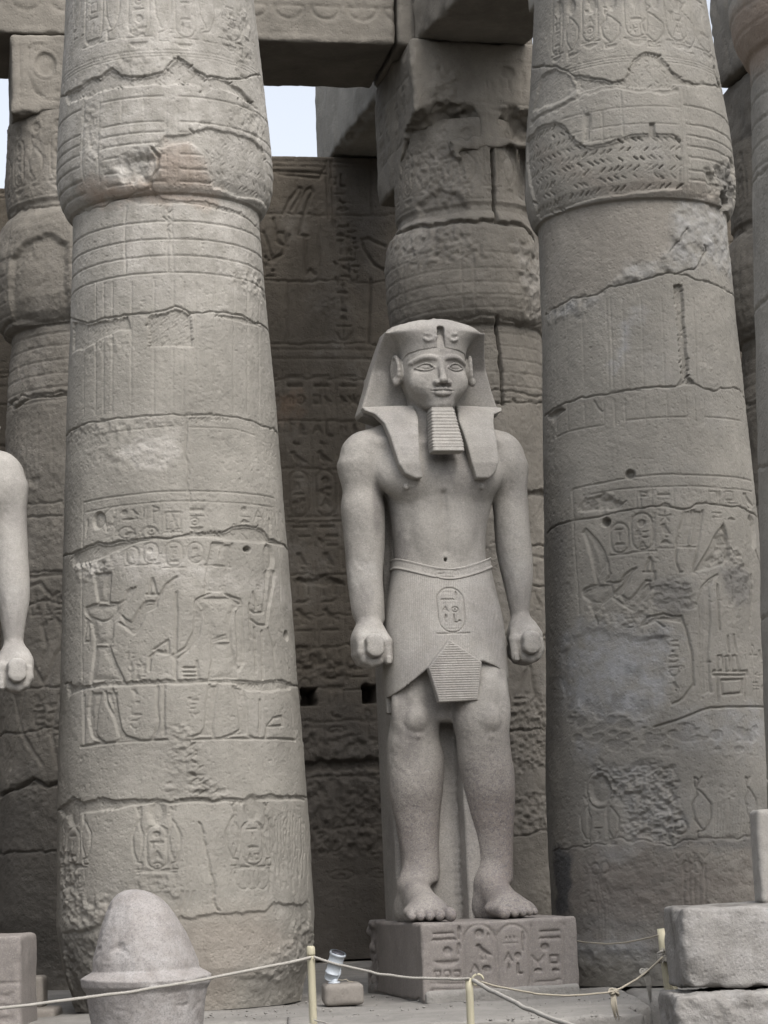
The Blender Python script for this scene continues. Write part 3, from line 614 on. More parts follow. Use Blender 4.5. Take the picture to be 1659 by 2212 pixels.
BODY = [[(485, 510), (563, 502), (558, 560), (556, 655), (505, 655), (495, 590)], [(440, 680), (495, 662), (610, 658), (600, 700), (575, 750), (575, 830), (555, 870), (485, 870), (485, 830), (470, 760), (440, 720)], [(485, 872), (555, 872), (575, 930), (610, 1010), (635, 1055), (465, 1055), (475, 980)],
 [(470, 1110), (525, 1110), (505, 1200), (492, 1320), (530, 1362), (470, 1350), (462, 1300), (455, 1200)], [(545, 1110), (600, 1110), (602, 1230), (617, 1300), (640, 1335), (705, 1355), (600, 1362), (605, 1330), (580, 1230)], [(550, 742), (590, 712), (640, 642), (660, 600), (686, 570), (692, 588), (662, 650), (620, 720), (575, 765)], [(610, 705), (640, 742), (672, 760), (700, 712), (735, 656), (800, 650), (800, 672), (745, 700), (705, 790), (685, 810), (640, 780)],
 [(1000, 640), (1035, 622), (1180, 622), (1235, 660), (1200, 690), (1172, 770), (1180, 848), (1085, 848), (1070, 780), (1045, 700), (1020, 680)], [(1085, 852), (1180, 852), (1200, 960), (1210, 1045), (1068, 1045), (1086, 940)], [(1050, 600), (1062, 460), (1085, 352), (1182, 355), (1168, 470), (1145, 602)], [(1000, 650), (1032, 695), (1025, 760), (1010, 830), (960, 895), (915, 912), (952, 880), (990, 800)], [(1208, 660), (1235, 665), (1245, 850), (1240, 960), (1218, 985), (1212, 900)],
 [(1070, 1075), (1110, 1075), (1092, 1180), (1080, 1290), (1088, 1334), (992, 1335), (1032, 1318), (1050, 1280), (1055, 1180)], [(1190, 1082), (1240, 1090), (1262, 1200), (1270, 1326), (1150, 1337), (1228, 1312), (1222, 1190)], [(1350, 500), (1375, 480), (1402, 500), (1392, 600), (1370, 680), (1362, 760), (1350, 700)]]
for f in BODY: c.poly(M6(f), .017, .012, .004, .75)
for f in FIG: c.line(M6(f), .016, .024, .004)
for (y0, y1, x0, x1) in ((365, 470, 1338, 1407),): a = M6([((x0 + x1) / 2, (y0 + y1) / 2)])[0]; c.ell(a[0], a[1], .085, .13, .028, .03, .5)
for x0, y0, y1, w_ in ((660, 1085, 1290, 60), (960, 1120, 1240, 50), (640, 850, 1040, 55), (1290, 560, 700, 60), (690, 940, 1040, 60)):
    a = M6([(x0, y1)])[0]; b = M6([(x0 + w_, y0)])[0]; text_col(c, a[0], a[1], b[1], b[0] - a[0], .012)
J6 = [(325, 1065), (340, 1060), (410, 1085), (470, 1080), (550, 1055), (620, 1060), (700, 1055), (800, 1055), (900, 1050), (1000, 1045), (1060, 1048), (1150, 1050), (1250, 1055), (1350, 1055), (1430, 1050), (1510, 1075), (1540, 1085)]
B6 = J6[1:-1] + [(1460, 1102), (1380, 1107), (1260, 1105), (1200, 1072), (1100, 1065), (900, 1070), (700, 1075), (500, 1090), (420, 1102), (345, 1130)]
c.poly(M6(B6), .022, .012, .012); c.herring(M6(B6), .05, .035, .035, .007, .03, .05); c.joint(M6(J6), .013, .03, .015)
q = M6([(1260, 380)])[0]; c.ell(q[0], q[1], .045, .03, .07, .02); q = M6([(1465, 820)])[0]; c.ell(q[0], q[1], .05, .05, .05, .02)
c.blob(M6([(500, 470), (1100, 480), (1480, 560), (1490, 700), (1200, 600), (900, 560)]), 0, .35)
# lower drum: rough vertical scar, cartouches between cobras
q = [(860, -10), (950, -20), (1000, 90), (1020, 250), (1100, 290), (1200, 370), (1100, 385), (960, 385), (940, 200), (870, 180)]
c.rough(M7(q), .022, .035); c.herring(M7([(950, 60), (1010, 60), (1030, 280), (1150, 370), (980, 370)]), .05, .05, .04, .007, .018)
c.rough(M7([(840, 180), (930, 200), (940, 380), (830, 370)]), .015, .04)
J7 = [(285, 440), (300, 430), (375, 375), (420, 395), (520, 375), (590, 390), (680, 385), (760, 380), (860, 392), (940, 380), (1050, 378), (1150, 385), (1240, 380), (1300, 375), (1380, 355), (1450, 368), (1555, 370), (1590, 375)]
B7 = J7[1:-1] + [(1555, 392), (1400, 385), (1240, 402), (1100, 400), (900, 405), (760, 402), (600, 430), (450, 452), (320, 470)]
c.poly(M7(B7), .025, .012, .015); c.herring(M7(B7), .04, .04, .03, .007, .032, .05); c.joint(M7(J7), .014, .035, .02)
for cx_, w_, top, bot, side in ((800, 100, 510, 738, 1), (1290, 96, 488, 718, 1), (370, 66, 520, 712, 1)):
    a = M7([(cx_ - w_ / 2, bot)])[0]; b = M7([(cx_ + w_ / 2, top)])[0]; cartouche(c, a[0], a[1], b[0], b[1], .018, RA if cx_ == 800 else RB_, lw=.013)
    e = M7([(cx_, top - 62)])[0]; ww = (b[0] - a[0]); c.ell(e[0], e[1], ww * .5, .13, .03, .04, .6)
    for sd in (-1, 1):
        e0 = M7([(cx_ + sd * w_ * .72, bot)])[0]; e1 = M7([(cx_ + sd * w_ * 1.0, top - 90)])[0]; cobra(c, e0[0], e0[1], e1[1], ww * .55, sd, .02)
    a = M7([(cx_ - w_, bot + 14)])[0]; b = M7([(cx_ + w_, bot + 14)])[0]; c.line([a, b], .012, .014)
    for k in (-.5, 0, .5): e = M7([(cx_ + k * w_, bot + 60)])[0]; c.ring(e[0], e[1], .07, .1, .01, .009)
c.rough(M7([(660, 760), (930, 760), (930, 900), (700, 900)]), .014, .05)
for k in range(16):
    x0 = 1385 + k * 14; c.line(M7([(x0, 440 + c.rnd.uniform(0, 60)), (x0 + c.rnd.uniform(-8, 8), 650), (x0 + c.rnd.uniform(-10, 20), 700 + c.rnd.uniform(0, 180))]), .012, c.rnd.uniform(.008, .02), .02)
for k in range(14):
    x0 = 900 + k * 22; c.line(M7([(x0 + 60, 520 + c.rnd.uniform(0, 60)), (x0 + 20, 760), (x0, 900 + c.rnd.uniform(-60, 40))]), .008, .006, .02)
for x0 in (905, 935, 965): c.line(M7([(x0 + 25, 850), (x0, 940)]), .014, .016)
c.line(M7([(1020, 495), (1045, 620), (1060, 700), (1090, 800), (1095, 900), (1120, 950)]), .01, .03, .03)
c.rough(M7([(310, 600), (400, 700), (440, 900), (560, 850), (560, 960), (500, 1020), (330, 1030), (300, 800)]), .028, .05); c.rough(M7([(320, 1050), (500, 1050), (470, 1300), (450, 1500), (380, 1500)]), .025, .07)
E1 = [(320, 1050), (440, 1040), (500, 1010), (560, 960), (900, 990), (920, 970), (1000, 975), (1100, 955), (1160, 960), (1250, 945), (1330, 950), (1400, 900), (1460, 910), (1540, 920), (1575, 880)]
c.poly(M7(E1 + [(1640, 1400), (1500, 1530), (1000, 1540), (400, 1500), (330, 1200)]), .02, .02, .03)
c.blob(M7(E1[3:11] + [(1400, 1000), (1500, 1100), (1400, 1200), (1200, 1280), (1180, 1450), (950, 1500), (900, 1200)]), 2, .10, .12)
c.rough(M7([(1500, 990), (1560, 980), (1600, 1000), (1600, 1200), (1440, 1300), (1230, 1290), (1360, 1200), (1490, 1080)]), .02, .05, base=-.01); c.blob(M7([(1440, 1150), (1600, 990), (1610, 1250), (1480, 1460), (1300, 1460), (1230, 1290)]), 1, .25)
c.rough(M7([(1200, 1300), (1560, 1250), (1540, 1450), (1200, 1450)]), .012, .08); c.blob(M7([(310, 1080), (500, 1060), (470, 1500), (380, 1500)]), 1, .4)
c.blob([(-2, 6.0), (2, 6.0), (2, 9.6), (-2, 9.6)], 0, .35, .5)
c.pits(800, .004, .016, .008); c.finish(.007, .0024, .25)
rootL = empty('temple_column', (L.c[0], L.c[1], 0))
tag(rootL, 'big bud column in the front row on the left, its framed relief complete, behind the broken granite crown', 'column', 'papyrus bud columns of the court')
L.build(rootL, SAND, 7.08)

# ---- front right column
RP = [(.08, 1.07), (.4, 1.11), (1.2, 1.11), (1.9, 1.095), (2.8, 1.05), (4.0, 1.0), (5.3, .95), (6.2, .915), (6.98, .893), (7.12, .893), (7.13, .925), (7.18, .955), (7.27, .982), (7.4, .998), (7.5, 1.0), (7.7, .992), (8.0, .968), (8.5, .905), (9.0, .855), (9.5, .81)]
Rc = Col(2.48, 21.4, RP, .0082, 5); c = Rc.cv
r0, r1, r2, r3 = [Q(1080.1, yo, .34897) for yo in (0, 540, 1026, 1566)]
m0, m1, m2, m3 = [(lambda p, z=z: c.map(z(p))) for z in (r0, r1, r2, r3)]
for a, b, y in ((510, 600, 265), (780, 900, 232), (1040, 1132, 245), (318, 385, 350), (1215, 1270, 290)):
    p = m0([(a, y)])[0]; q = m0([(b, 20)])[0]; cartouche(c, p[0], p[1], q[0], q[1] + .12, .014, RA if a in (510, 1040) else RB_); p2 = m0([(a, y + 62)])[0]; glyph(c, 'basket', p[0], p2[1], q[0] - p[0], .1)
for a, b, y in ((410, 490, 355), (640, 745, 300), (905, 1010, 285), (1140, 1190, 320)):
    p = m0([(a, y)])[0]; q = m0([(b, 30)])[0]; cobra(c, p[0], p[1], q[1], q[0] - p[0], 1, .014); e = m0([((a + b) / 2, y - 8)])[0]; glyph(c, 'basket', e[0] - .08, e[1] - .02, .16, .06)
for a in (365, 440, 570, 690, 835, 960, 1085): e = m0([(a, -5 + abs(a - 850) * .12)])[0]; c.ell(e[0], e[1], .06, .09, .02, .03, .5)
for y in (352, 368, 384): Rc.ringline(1080.1 + 900 * .349, (y - 6) * .349, w=.008, d=.008)
J1 = [(200, 420), (340, 410), (440, 460), (560, 490), (700, 512), (770, 490), (800, 430), (830, 370), (900, 325), (980, 345), (1010, 380), (1060, 440), (1130, 490), (1200, 515), (1310, 532), (1350, 540)]
B1 = J1[2:-1] + [(1200, 530), (1080, 532), (1060, 552), (950, 562), (850, 547), (720, 532), (640, 540), (480, 590)]
c.poly(m0(B1), .025, .02, .02); c.herring(m0(B1), .05, .04, .04, .007, .034, .05); c.joint(m0(J1), .015, .04, .02)
c.poly(m0([(200, 700), (220, 600), (250, 470), (340, 415), (440, 465), (480, 560), (400, 620), (300, 660)]), .02, .03, .02)
c.line(m0([(190, 760), (300, 690), (400, 640), (500, 590), (640, 545), (730, 533), (860, 560), (1000, 570), (1090, 560)]), .03, .02, .03)
J2 = [(165, 880), (185, 850), (230, 790), (340, 757), (400, 790), (440, 850), (510, 905), (560, 912), (620, 892), (740, 872), (800, 835), (920, 835), (1060, 830), (1130, 872)]
H2 = J2 + [(1125, 1130), (1130, 1172), (900, 1200), (700, 1212), (400, 1295), (250, 1360), (200, 1220), (165, 1000)]
c.poly(m0(H2), .022, .02, .015); c.herring(m0(H2), .088, .058, .044, .0095, .05, .15); c.joint(m0(J2), .014, .028, .02)
for x0 in (1125, 1150, 1175): c.line(m0([(x0 - 20, 560), (x0, 800), (x0, 1165)]), .01, .01, .003)
for x0 in (515, 560, 632): c.line(m0([(x0, 690), (x0 + 5, 880)]), .011, .01)
c.poly(m0([(520, 700), (560, 700), (555, 870), (515, 880)]), .02, .012); c.poly(m0([(920, 760), (960, 760), (960, 850), (922, 850)]), .03, .01)
c.line(m0([(745, 560), (765, 840)]), .008, .01)
u0 = m0([(1165, 900)])[0][0]
for y in (655, 768, 838, 903, 968, 1052, 1110):
    z = m0([(1172, y)])[0][1]; c.line([(u0, z), (u0 + .4, z), (u0 + .8, z), (u0 + 1.2, z)], .014, .016, .01)
for y in (668, 775, 850): z = m0([(740, y)])[0][1]; ua = m0([(380, y)])[0][0]; ub = m0([(1110, y)])[0][0]; c.line([(ua, z), ((ua + ub) / 2, z), (ub, z)], .009, .009, .006)
c.rough(m0([(1280, 1050), (1440, 980), (1460, 1250), (1370, 1300), (1300, 1200)]), .05, .1, base=.03); c.poly(m0([(1360, 1180), (1440, 1170), (1440, 1270), (1370, 1310)]), .12, .05, .04); c.blob(m0([(1360, 1040), (1440, 1010), (1450, 1290), (1350, 1290)]), 1, .4)
c.line(m0([(1330, 440), (1345, 500), (1380, 600)]), .05, .05, .05)
c.blob(m0([(200, 900), (700, 1230), (1150, 1190), (1340, 1250), (1340, 1180), (700, 1150)]), 2, .22, .1)
# shaft
c.blob(m0([(270, 1420), (500, 1290), (750, 1240), (1110, 1225), (1060, 1350), (1050, 1530)]) + m1([(1000, 60), (830, 80), (700, 190), (600, 270), (420, 310), (290, 400)]), 2, .09, .03, .03)
rk = m0([(1070, 1350), (1120, 1240), (1250, 1230), (1390, 1330), (1420, 1600)]) + m1([(1430, 190), (1300, 70), (1000, 140), (720, 190), (800, 80), (1000, 50)])
c.rough(rk, .03, .12, base=-.012); c.blob(rk, 0, .5)
c.line(m0([(1250, 1520), (1270, 1560), (1230, 1640), (1100, 1700)]) + m1([(1080, 160)]), .012, .03, .03); c.line(m0([(1150, 1420), (1100, 1500), (1050, 1560)]), .01, .02, .03)
c.rough(m1([(290, 400), (420, 315), (600, 270), (600, 330), (480, 420), (300, 460)]), .02, .08); c.blob(m1([(300, 400), (600, 280), (590, 340), (400, 430)]), 0, .6)
J3 = [(275, 400), (290, 395), (420, 312), (600, 272), (740, 212), (860, 182), (1000, 152), (1060, 147), (1150, 165), (1260, 195), (1360, 235), (1440, 275), (1470, 300)]
c.joint(m1(J3), .016, .032, .03)
V1 = [(1072, 215), (1130, 215), (1150, 500), (1170, 780), (1210, 835), (1090, 850), (1130, 790), (1105, 500)]
c.poly(m1(V1), .035, .01, .015); c.herring(m1(V1), .05, .04, .04, .008, .045, 0, 0, True)
for x0 in (310, 330, 405, 500, 655, 680, 755, 870, 1000, 1200, 1240, 1390): c.line(m1([(x0, 300), (x0 + 12, 560), (x0 + 20, 850)]), .011, .011 if x0 in (680, 1200) else .006, .003)
J4 = [(275, 1030), (290, 1020), (360, 970), (450, 930), (560, 905), (700, 885), (830, 870), (1000, 855), (1090, 850), (1130, 810), (1200, 835), (1330, 872), (1400, 862), (1470, 850), (1510, 905), (1540, 920)]
c.joint(m1(J4), .015, .034, .025); c.poly(m1([(290, 1030), (380, 965), (420, 985), (330, 1060)]), .04, .03, .03)
for x0 in (345, 415, 520, 640, 705, 770, 895, 1030, 1150, 1205, 1262): c.line(m1([(x0, 900 + abs(x0 - 1050) * .08), (x0 + 8, 1045 + abs(x0 - 1050) * .13)]), .01, .008, .003)
for q in ([(350, 1160), (420, 1125), (640, 1085)], [(780, 1055), (950, 1040), (1150, 1035)], [(1270, 1035), (1400, 1045), (1490, 1060)]): c.line(m1(q), .011, .012)
c.line(m1([(575, 935), (600, 975), (625, 1000)]), .012, .02, .02); c.blob(m1([(860, 350), (900, 400), (800, 480), (760, 680), (690, 760), (680, 700), (750, 500)]), 0, .7, .04)
c.line(m2([(490, 860), (465, 500), (448, 90), (650, 46), (800, 18), (1000, -3), (1300, 6), (1555, 38)]), .012, .014, .003)
c.line(m2([(560, 122), (720, 92), (1000, 73), (1200, 69), (1400, 86), (1560, 104)]), .01, .012)
q = [(480, 200), (520, 150), (650, 103), (710, 150), (780, 180), (700, 220), (500, 240)]; c.rough(m2(q), .02, .04); c.poly(m2(q), .018, .02, .02); c.herring(m2(q), .06, .035, .05, .007, .02, .1, 0, True)
def gr(nm, x0, y0, x1, y1, d=.016):
    a = m2([(x0, y1)])[0]; b = m2([(x1, y0)])[0]; glyph(c, nm, a[0], a[1], b[0] - a[0], b[1] - a[1], d, False)
for a in (('flag', 860, 100, 915, 205), ('board', 972, 98, 1050, 140), ('bar', 972, 140, 1050, 165), ('bread', 985, 165, 1060, 200), ('house', 1295, 95, 1345, 190), ('reed', 1345, 95, 1375, 190), ('stool', 1390, 100, 1450, 160), ('arm', 1405, 150, 1470, 190), ('bird', 1500, 120, 1560, 200), ('bar', 1310, 225, 1375, 245), ('bar', 1310, 255, 1375, 270), ('mouth', 1410, 262, 1460, 290), ('star', 980, 225, 1060, 290), ('owl', 985, 295, 1060, 385), ('bread', 990, 395, 1055, 435)): gr(*a)
for x in (845, 940, 1075, 1290, 1395): c.line(m2([(x, 80), (x + 3, 200)]), .008, .008)
J5 = [(290, 360), (300, 350), (390, 300), (460, 285), (600, 265), (760, 220), (880, 210), (1000, 192), (1100, 205), (1180, 205), (1210, 180), (1300, 176), (1370, 190), (1490, 202), (1560, 240), (1605, 262), (1640, 280)]
c.joint(m2(J5), .014, .035, .02); e = m2([(655, 292)])[0]; c.ell(e[0], e[1], .045, .045, .09, .015); e = m2([(805, -3)])[0]; c.ell(e[0], e[1], .05, .05, .06, .02)
for x0, y0, x1, y1, sq in ((688, 488, 790, 292, RB_), (820, 470, 938, 232, RA)): a = m2([(x0, y0)])[0]; b = m2([(x1, y1)])[0]; cartouche(c, a[0], a[1], b[0], b[1], .018, sq, lw=.013)
c.line(m2([(955, 235), (960, 480)]), .009, .01); c.line(m2([(975, 455), (1080, 455)]), .009, .01)
FIG = [[(512, 360), (530, 336), (548, 352), (600, 410), (645, 480), (665, 550), (672, 600), (682, 612), (665, 645)], [(530, 372), (560, 480), (585, 600), (605, 682), (530, 705), (510, 722), (515, 750), (570, 785), (640, 792), (700, 740), (760, 680), (785, 640), (840, 578)],
 [(655, 665), (700, 670), (745, 662), (775, 620), (820, 585)], [(740, 740), (770, 762), (802, 775), (835, 740), (870, 700), (905, 655), (930, 660)], [(700, 760), (760, 800), (832, 842), (860, 800), (940, 700)], [(890, 600), (960, 598), (955, 650)], [(905, 600), (912, 560), (928, 512), (940, 540), (945, 598)], [(555, 800), (575, 850), (600, 925)],
 [(1145, 215), (1115, 330), (1092, 442), (1090, 540), (1112, 605), (1125, 600)], [(1092, 446), (1225, 446)], [(1182, 220), (1186, 320), (1200, 220)], [(1255, 222), (1240, 340), (1225, 445), (1195, 600), (1215, 606)],
 [(1345, 620), (1290, 650), (1250, 695), (1232, 780), (1240, 900), (1236, 1050), (1245, 1250), (1252, 1385)], [(1290, 690), (1300, 900), (1282, 1100), (1302, 1345)], [(1345, 682), (1352, 800), (1362, 960)], [(1120, 872), (1150, 950), (1185, 1100), (1196, 1300), (1130, 1390), (1070, 1420)], [(1010, 860), (1060, 872), (1122, 878)], [(885, 920), (920, 880), (1000, 866)], [(880, 930), (960, 905), (1010, 940)],
 [(1350, 1205), (1350, 1120), (1372, 1118), (1385, 1180), (1385, 1205)], [(1398, 1205), (1396, 1125), (1418, 1122), (1430, 1205)], [(1440, 1205), (1440, 1125), (1462, 1118), (1478, 1205)], [(1320, 1216), (1530, 1216), (1530, 1240), (1320, 1240), (1320, 1216)], [(1345, 1245), (1348, 1400)], [(1520, 1245), (1520, 1390)], [(1372, 1270), (1375, 1360), (1500, 1350), (1498, 1268), (1372, 1270)], [(1435, 640), (1440, 780)], [(1555, 620), (1560, 800), (1548, 940)], [(1585, 470), (1625, 620), (1620, 820)], [(1240, 1165), (1300, 1160)], [(960, 1560), (1100, 1520), (1300, 1440), (1655, 1440)], [(1410, 1000), (1420, 1100)], [(1450, 990), (1465, 1100)]]
BODY = [[(512, 360), (530, 338), (548, 345), (600, 410), (645, 480), (665, 552), (605, 640), (585, 600), (560, 480)], [(510, 722), (600, 682), (700, 672), (705, 735), (640, 792), (610, 850), (580, 860), (556, 800), (515, 752)], [(705, 735), (760, 682), (785, 640), (838, 580), (800, 670), (760, 735), (700, 775)], [(740, 745), (800, 776), (870, 702), (930, 660), (940, 700), (860, 800), (832, 840), (760, 800)], [(1145, 218), (1182, 222), (1190, 330), (1165, 440), (1095, 442), (1115, 330)], [(1200, 222), (1252, 224), (1240, 340), (1224, 440), (1180, 440)],
 [(1345, 622), (1292, 652), (1250, 697), (1234, 780), (1242, 900), (1238, 1050), (1250, 1380), (1298, 1345), (1284, 1100), (1300, 900), (1292, 700)], [(885, 922), (960, 875), (1120, 878), (1150, 950), (1120, 920), (1010, 900)]]
for f in BODY: c.poly(m2(f), .019, .013, .006, .75)
for f in FIG: c.line(m2(f), .016, .025, .006)
c.poly(m2([(1200, 598), (1260, 490), (1330, 370), (1385, 290), (1412, 370), (1425, 520), (1375, 572), (1290, 585), (1230, 605)]), .035, .015, .012); c.rough(m2([(1260, 560), (1380, 350), (1500, 500), (1550, 640), (1400, 600)]), .03, .05)
a = m2([(1560, 350)])[0]; c.ell(a[0], a[1], .1, .17, .03, .04, .6); c.rough(m2([(780, 790), (930, 700), (960, 900), (860, 960), (700, 950), (560, 900), (520, 820)]), .012, .035)
for x0, y0, y1, w_ in ((1045, 1010, 1360, 62), (1570, 1050, 1410, 60), (760, 870, 960, 70)): a = m2([(x0, y1)])[0]; b = m2([(x0 + w_, y0)])[0]; text_col(c, a[0], a[1], b[1], b[0] - a[0], .014)
LB = [(430, 1010), (530, 930), (640, 960), (860, 990), (1030, 980), (1050, 1040), (1000, 1300), (960, 1470), (880, 1510), (700, 1500), (600, 1480), (480, 1400), (380, 1440), (370, 1100)]
c.blob(m2(LB), 0, 1., .12, .12); c.blob(m2([(500, 1000), (900, 1010), (960, 1100), (920, 1450), (620, 1420), (480, 1300)]), 0, 1.3, .2, .15); c.poly(m2(LB), .012, .04, .06)
for q in ([(930, 640), (1100, 630), (1200, 700), (1180, 840), (1060, 860), (970, 780)], [(1370, 590), (1500, 570), (1570, 660), (1560, 780), (1450, 800), (1380, 720)], [(880, 960), (1030, 960), (1010, 1040), (900, 1030)]):
    c.blob(m2(q), 1, .5, .06, .08); c.rough(m2(q), .015, .05)
c.blob(m2([(1120, 1470), (1659, 1430), (1659, 1700), (1100, 1702)]), 0, .55, .1, .15); c.blob(m2([(320, 300), (420, 300), (420, 1700), (300, 1700)]), 1, .4, .1, .05)  # dark strip down the left edge: occlusion shade painted in
for (x0, y0, x1, y1, n) in ((420, 1380, 900, 1560, 40), (780, 1180, 860, 1260, 8), (460, 1560, 1600, 1700, 50), (960, 680, 1180, 840, 16)):
    for _ in range(n):
        e = m2([(c.rnd.uniform(x0, x1), c.rnd.uniform(y0, y1))])[0]; r = c.rnd.uniform(.015, .05); c.ell(e[0], e[1], r * 1.6, r, .008, .01); c.blob([(e[0] - r, e[1] - r), (e[0] + r, e[1] - r), (e[0] + r, e[1] + r), (e[0] - r, e[1] + r)], 1, .45, .02, .03)
# lower drums
RK = [(540, 270), (620, 210), (760, 270), (860, 225), (960, 215), (1090, 270), (1100, 420), (1140, 560), (1160, 680), (1080, 720), (960, 740), (870, 710), (760, 650), (740, 500), (640, 380)]
c.rough(m3(RK), .026, .05, base=.012); c.rough(m3(RK), .016, .02); c.blob(m3(RK), 0, .4, .05, .06); c.blob(m3([(450, 110), (560, 100), (610, 180), (560, 240), (470, 200)]), 0, .8, .05)
a = m3([(552, 720)])[0]; b = m3([(652, 350)])[0]; c.line([(a[0], a[1]), (a[0], b[1] - .1)], .014, .02); c.line([(b[0], a[1]), (b[0], b[1] - .15)], .014, .02); text_col(c, a[0] + .04, a[1], b[1] - .38, b[0] - a[0] - .07, .02, RB_)
e = m3([(615, 400)])[0]; c.ell(e[0], e[1], .11, .14, .035, .03, .4); c.ring(e[0], e[1], .13, .17, .014, .02)
for x0, x1, y0, y1, sd in ((500, 550, 740, 440, -1), (670, 735, 740, 440, 1), (1215, 1305, 700, 320, 1), (1540, 1580, 640, 320, 1)): a = m3([(x0, y0)])[0]; b = m3([(x1, y1)])[0]; cobra(c, a[0] if sd > 0 else b[0], a[1], b[1], b[0] - a[0], sd, .022)
e = m3([(1120, 632)])[0]; c.ring(e[0], e[1], .05, .065, .012, .02); text_col(c, m3([(1040, 720)])[0][0], m3([(1040, 720)])[0][1], m3([(1040, 620)])[0][1], .12, .014)
for k in range(14): x0 = 1330 + k * 18; c.line(m3([(x0, 420 + c.rnd.uniform(0, 200)), (x0 - 8, 700)]), .008, .006, .01)
c.joint(m3([(335, 775), (420, 770), (560, 745), (760, 700), (960, 742), (1100, 730), (1350, 700), (1600, 690)]), .02, .02, .04)
c.blob(m3([(335, 740), (430, 770), (440, 1180), (345, 1190)]), 1, 1., .05); c.blob(m3([(960, 730), (1200, 700), (1600, 670), (1600, 790), (1200, 760), (900, 790)]), 1, .6, .05)
c.blob(m3([(440, 860), (900, 820), (1300, 850), (1600, 870), (1600, 1150), (1000, 1230), (430, 1250)]), 2, .3, .3, .25); c.blob(m3([(440, 760), (1600, 760), (1600, 1200), (430, 1290)]), 1, .35, .2, .2); c.blob(m3([(340, -100), (1600, -100), (1600, 760), (340, 760)]), 1, .30, .4, .25); c.blob([(-1.8, .1), (1.8, .1), (1.8, 3.4), (-1.8, 3.4)], 1, .16, .6, .3); c.blob(m3([(440, 1160), (1050, 1190), (1000, 1290), (450, 1300)]), 1, .45, .06); c.blob(m3([(350, 1000), (460, 1000), (500, 1500), (400, 1560)]), 1, .6, .08)  # broad soft dark blobs paint the light's fade downwards; the brown is stain
c.blob(m3([(430, 1320), (900, 1330), (900, 1440), (520, 1460)]), 0, .7, .08); c.blob(m3([(600, 740), (860, 700), (860, 790), (640, 870)]), 0, .6, .08)
for x0, y0 in ((590, 892), (646, 885), (1160, 880), (1222, 880)): e = m3([(x0, y0)])[0]; c.ring(e[0], e[1], .035, .05, .01, .014)
for x0 in (1130, 1165, 1195, 1228, 1262): c.line(m3([(x0, 790 + abs(x0 - 1195)), (x0 + 6, 900), (x0 + 12, 1150)]), .009, .01, .01)
for x0 in (1105, 1190, 1265): c.line(m3([(x0 - 22, 800), (x0, 830), (x0 + 22, 800)]), .009, .01)
for x0 in (610, 630, 650, 670, 688): c.line(m3([(x0 - 50, 920), (x0 - 10, 1100), (x0, 1340)]), .008, .008, .01)
c.line(m3([(540, 855), (560, 880), (570, 930)]), .01, .012)
c.rough(m3([(500, 800), (1590, 800), (1590, 1200), (500, 1300)]), .01, .06); c.rough(m3([(480, 1380), (1000, 1380), (1000, 1560), (480, 1560)]), .02, .09)
c.pits(800, .004, .016, .008); c.pits(120, .006, .014, .006, m3([(500, 800), (1590, 800), (1590, 1200), (500, 1300)])); c.finish(.007, .0024, .25)
rootR = empty('temple_column', (Rc.c[0], Rc.c[1], 0))
tag(rootR, 'big bud column in the front row right of the statue, capital pecked with slots, lower shaft plastered grey and brown', 'column', 'papyrus bud columns of the court')
Rc.build(rootR, SANDR, 7.125)

# ---- the nearer column cut by the right edge of the photo
TP = [(.08, 1.0), (.8, 1.12), (2.77, 1.05), (4.0, .995), (5.27, .937), (6.98, .855), (7.13, .855), (7.16, .89), (7.3, .955), (7.5, .985), (7.9, .965), (8.53, .912), (9.5, .845)]
T_ = Col(3.785, 16.9, TP, .013, 9); c = T_.cv
for z in (6.25, 6.42, 6.6, 6.78, 6.95, 7.3, 7.45, 7.6, 7.75, 7.9): c.line([(-1.7 + .2 * k, z) for k in range(18)], .014, .013, .01)
for u in np.arange(-1.7, 1.7, .22): c.line([(u, 5.2), (u, 6.2)], .012, .007, .004)
for z in (1.7, 2.9, 4.0, 5.2, 6.2): c.joint([(-1.7 + .25 * k, z + c.rnd.uniform(-.03, .03)) for k in range(14)], .018, .03, .03)
c.blob([(-1.8, 7.0), (1.8, 7.0), (1.8, 7.5), (-1.8, 7.5)], 2, .3, .1); c.pits(150); c.finish(.008, .002)
rt_ = empty('temple_column', (T_.c[0], T_.c[1], 0)); tag(rt_, 'nearest column, only its swelling capital and a sliver of shaft showing at the top right edge', 'column', 'papyrus bud columns of the court')
T_.build(rt_, SAND, 7.14)

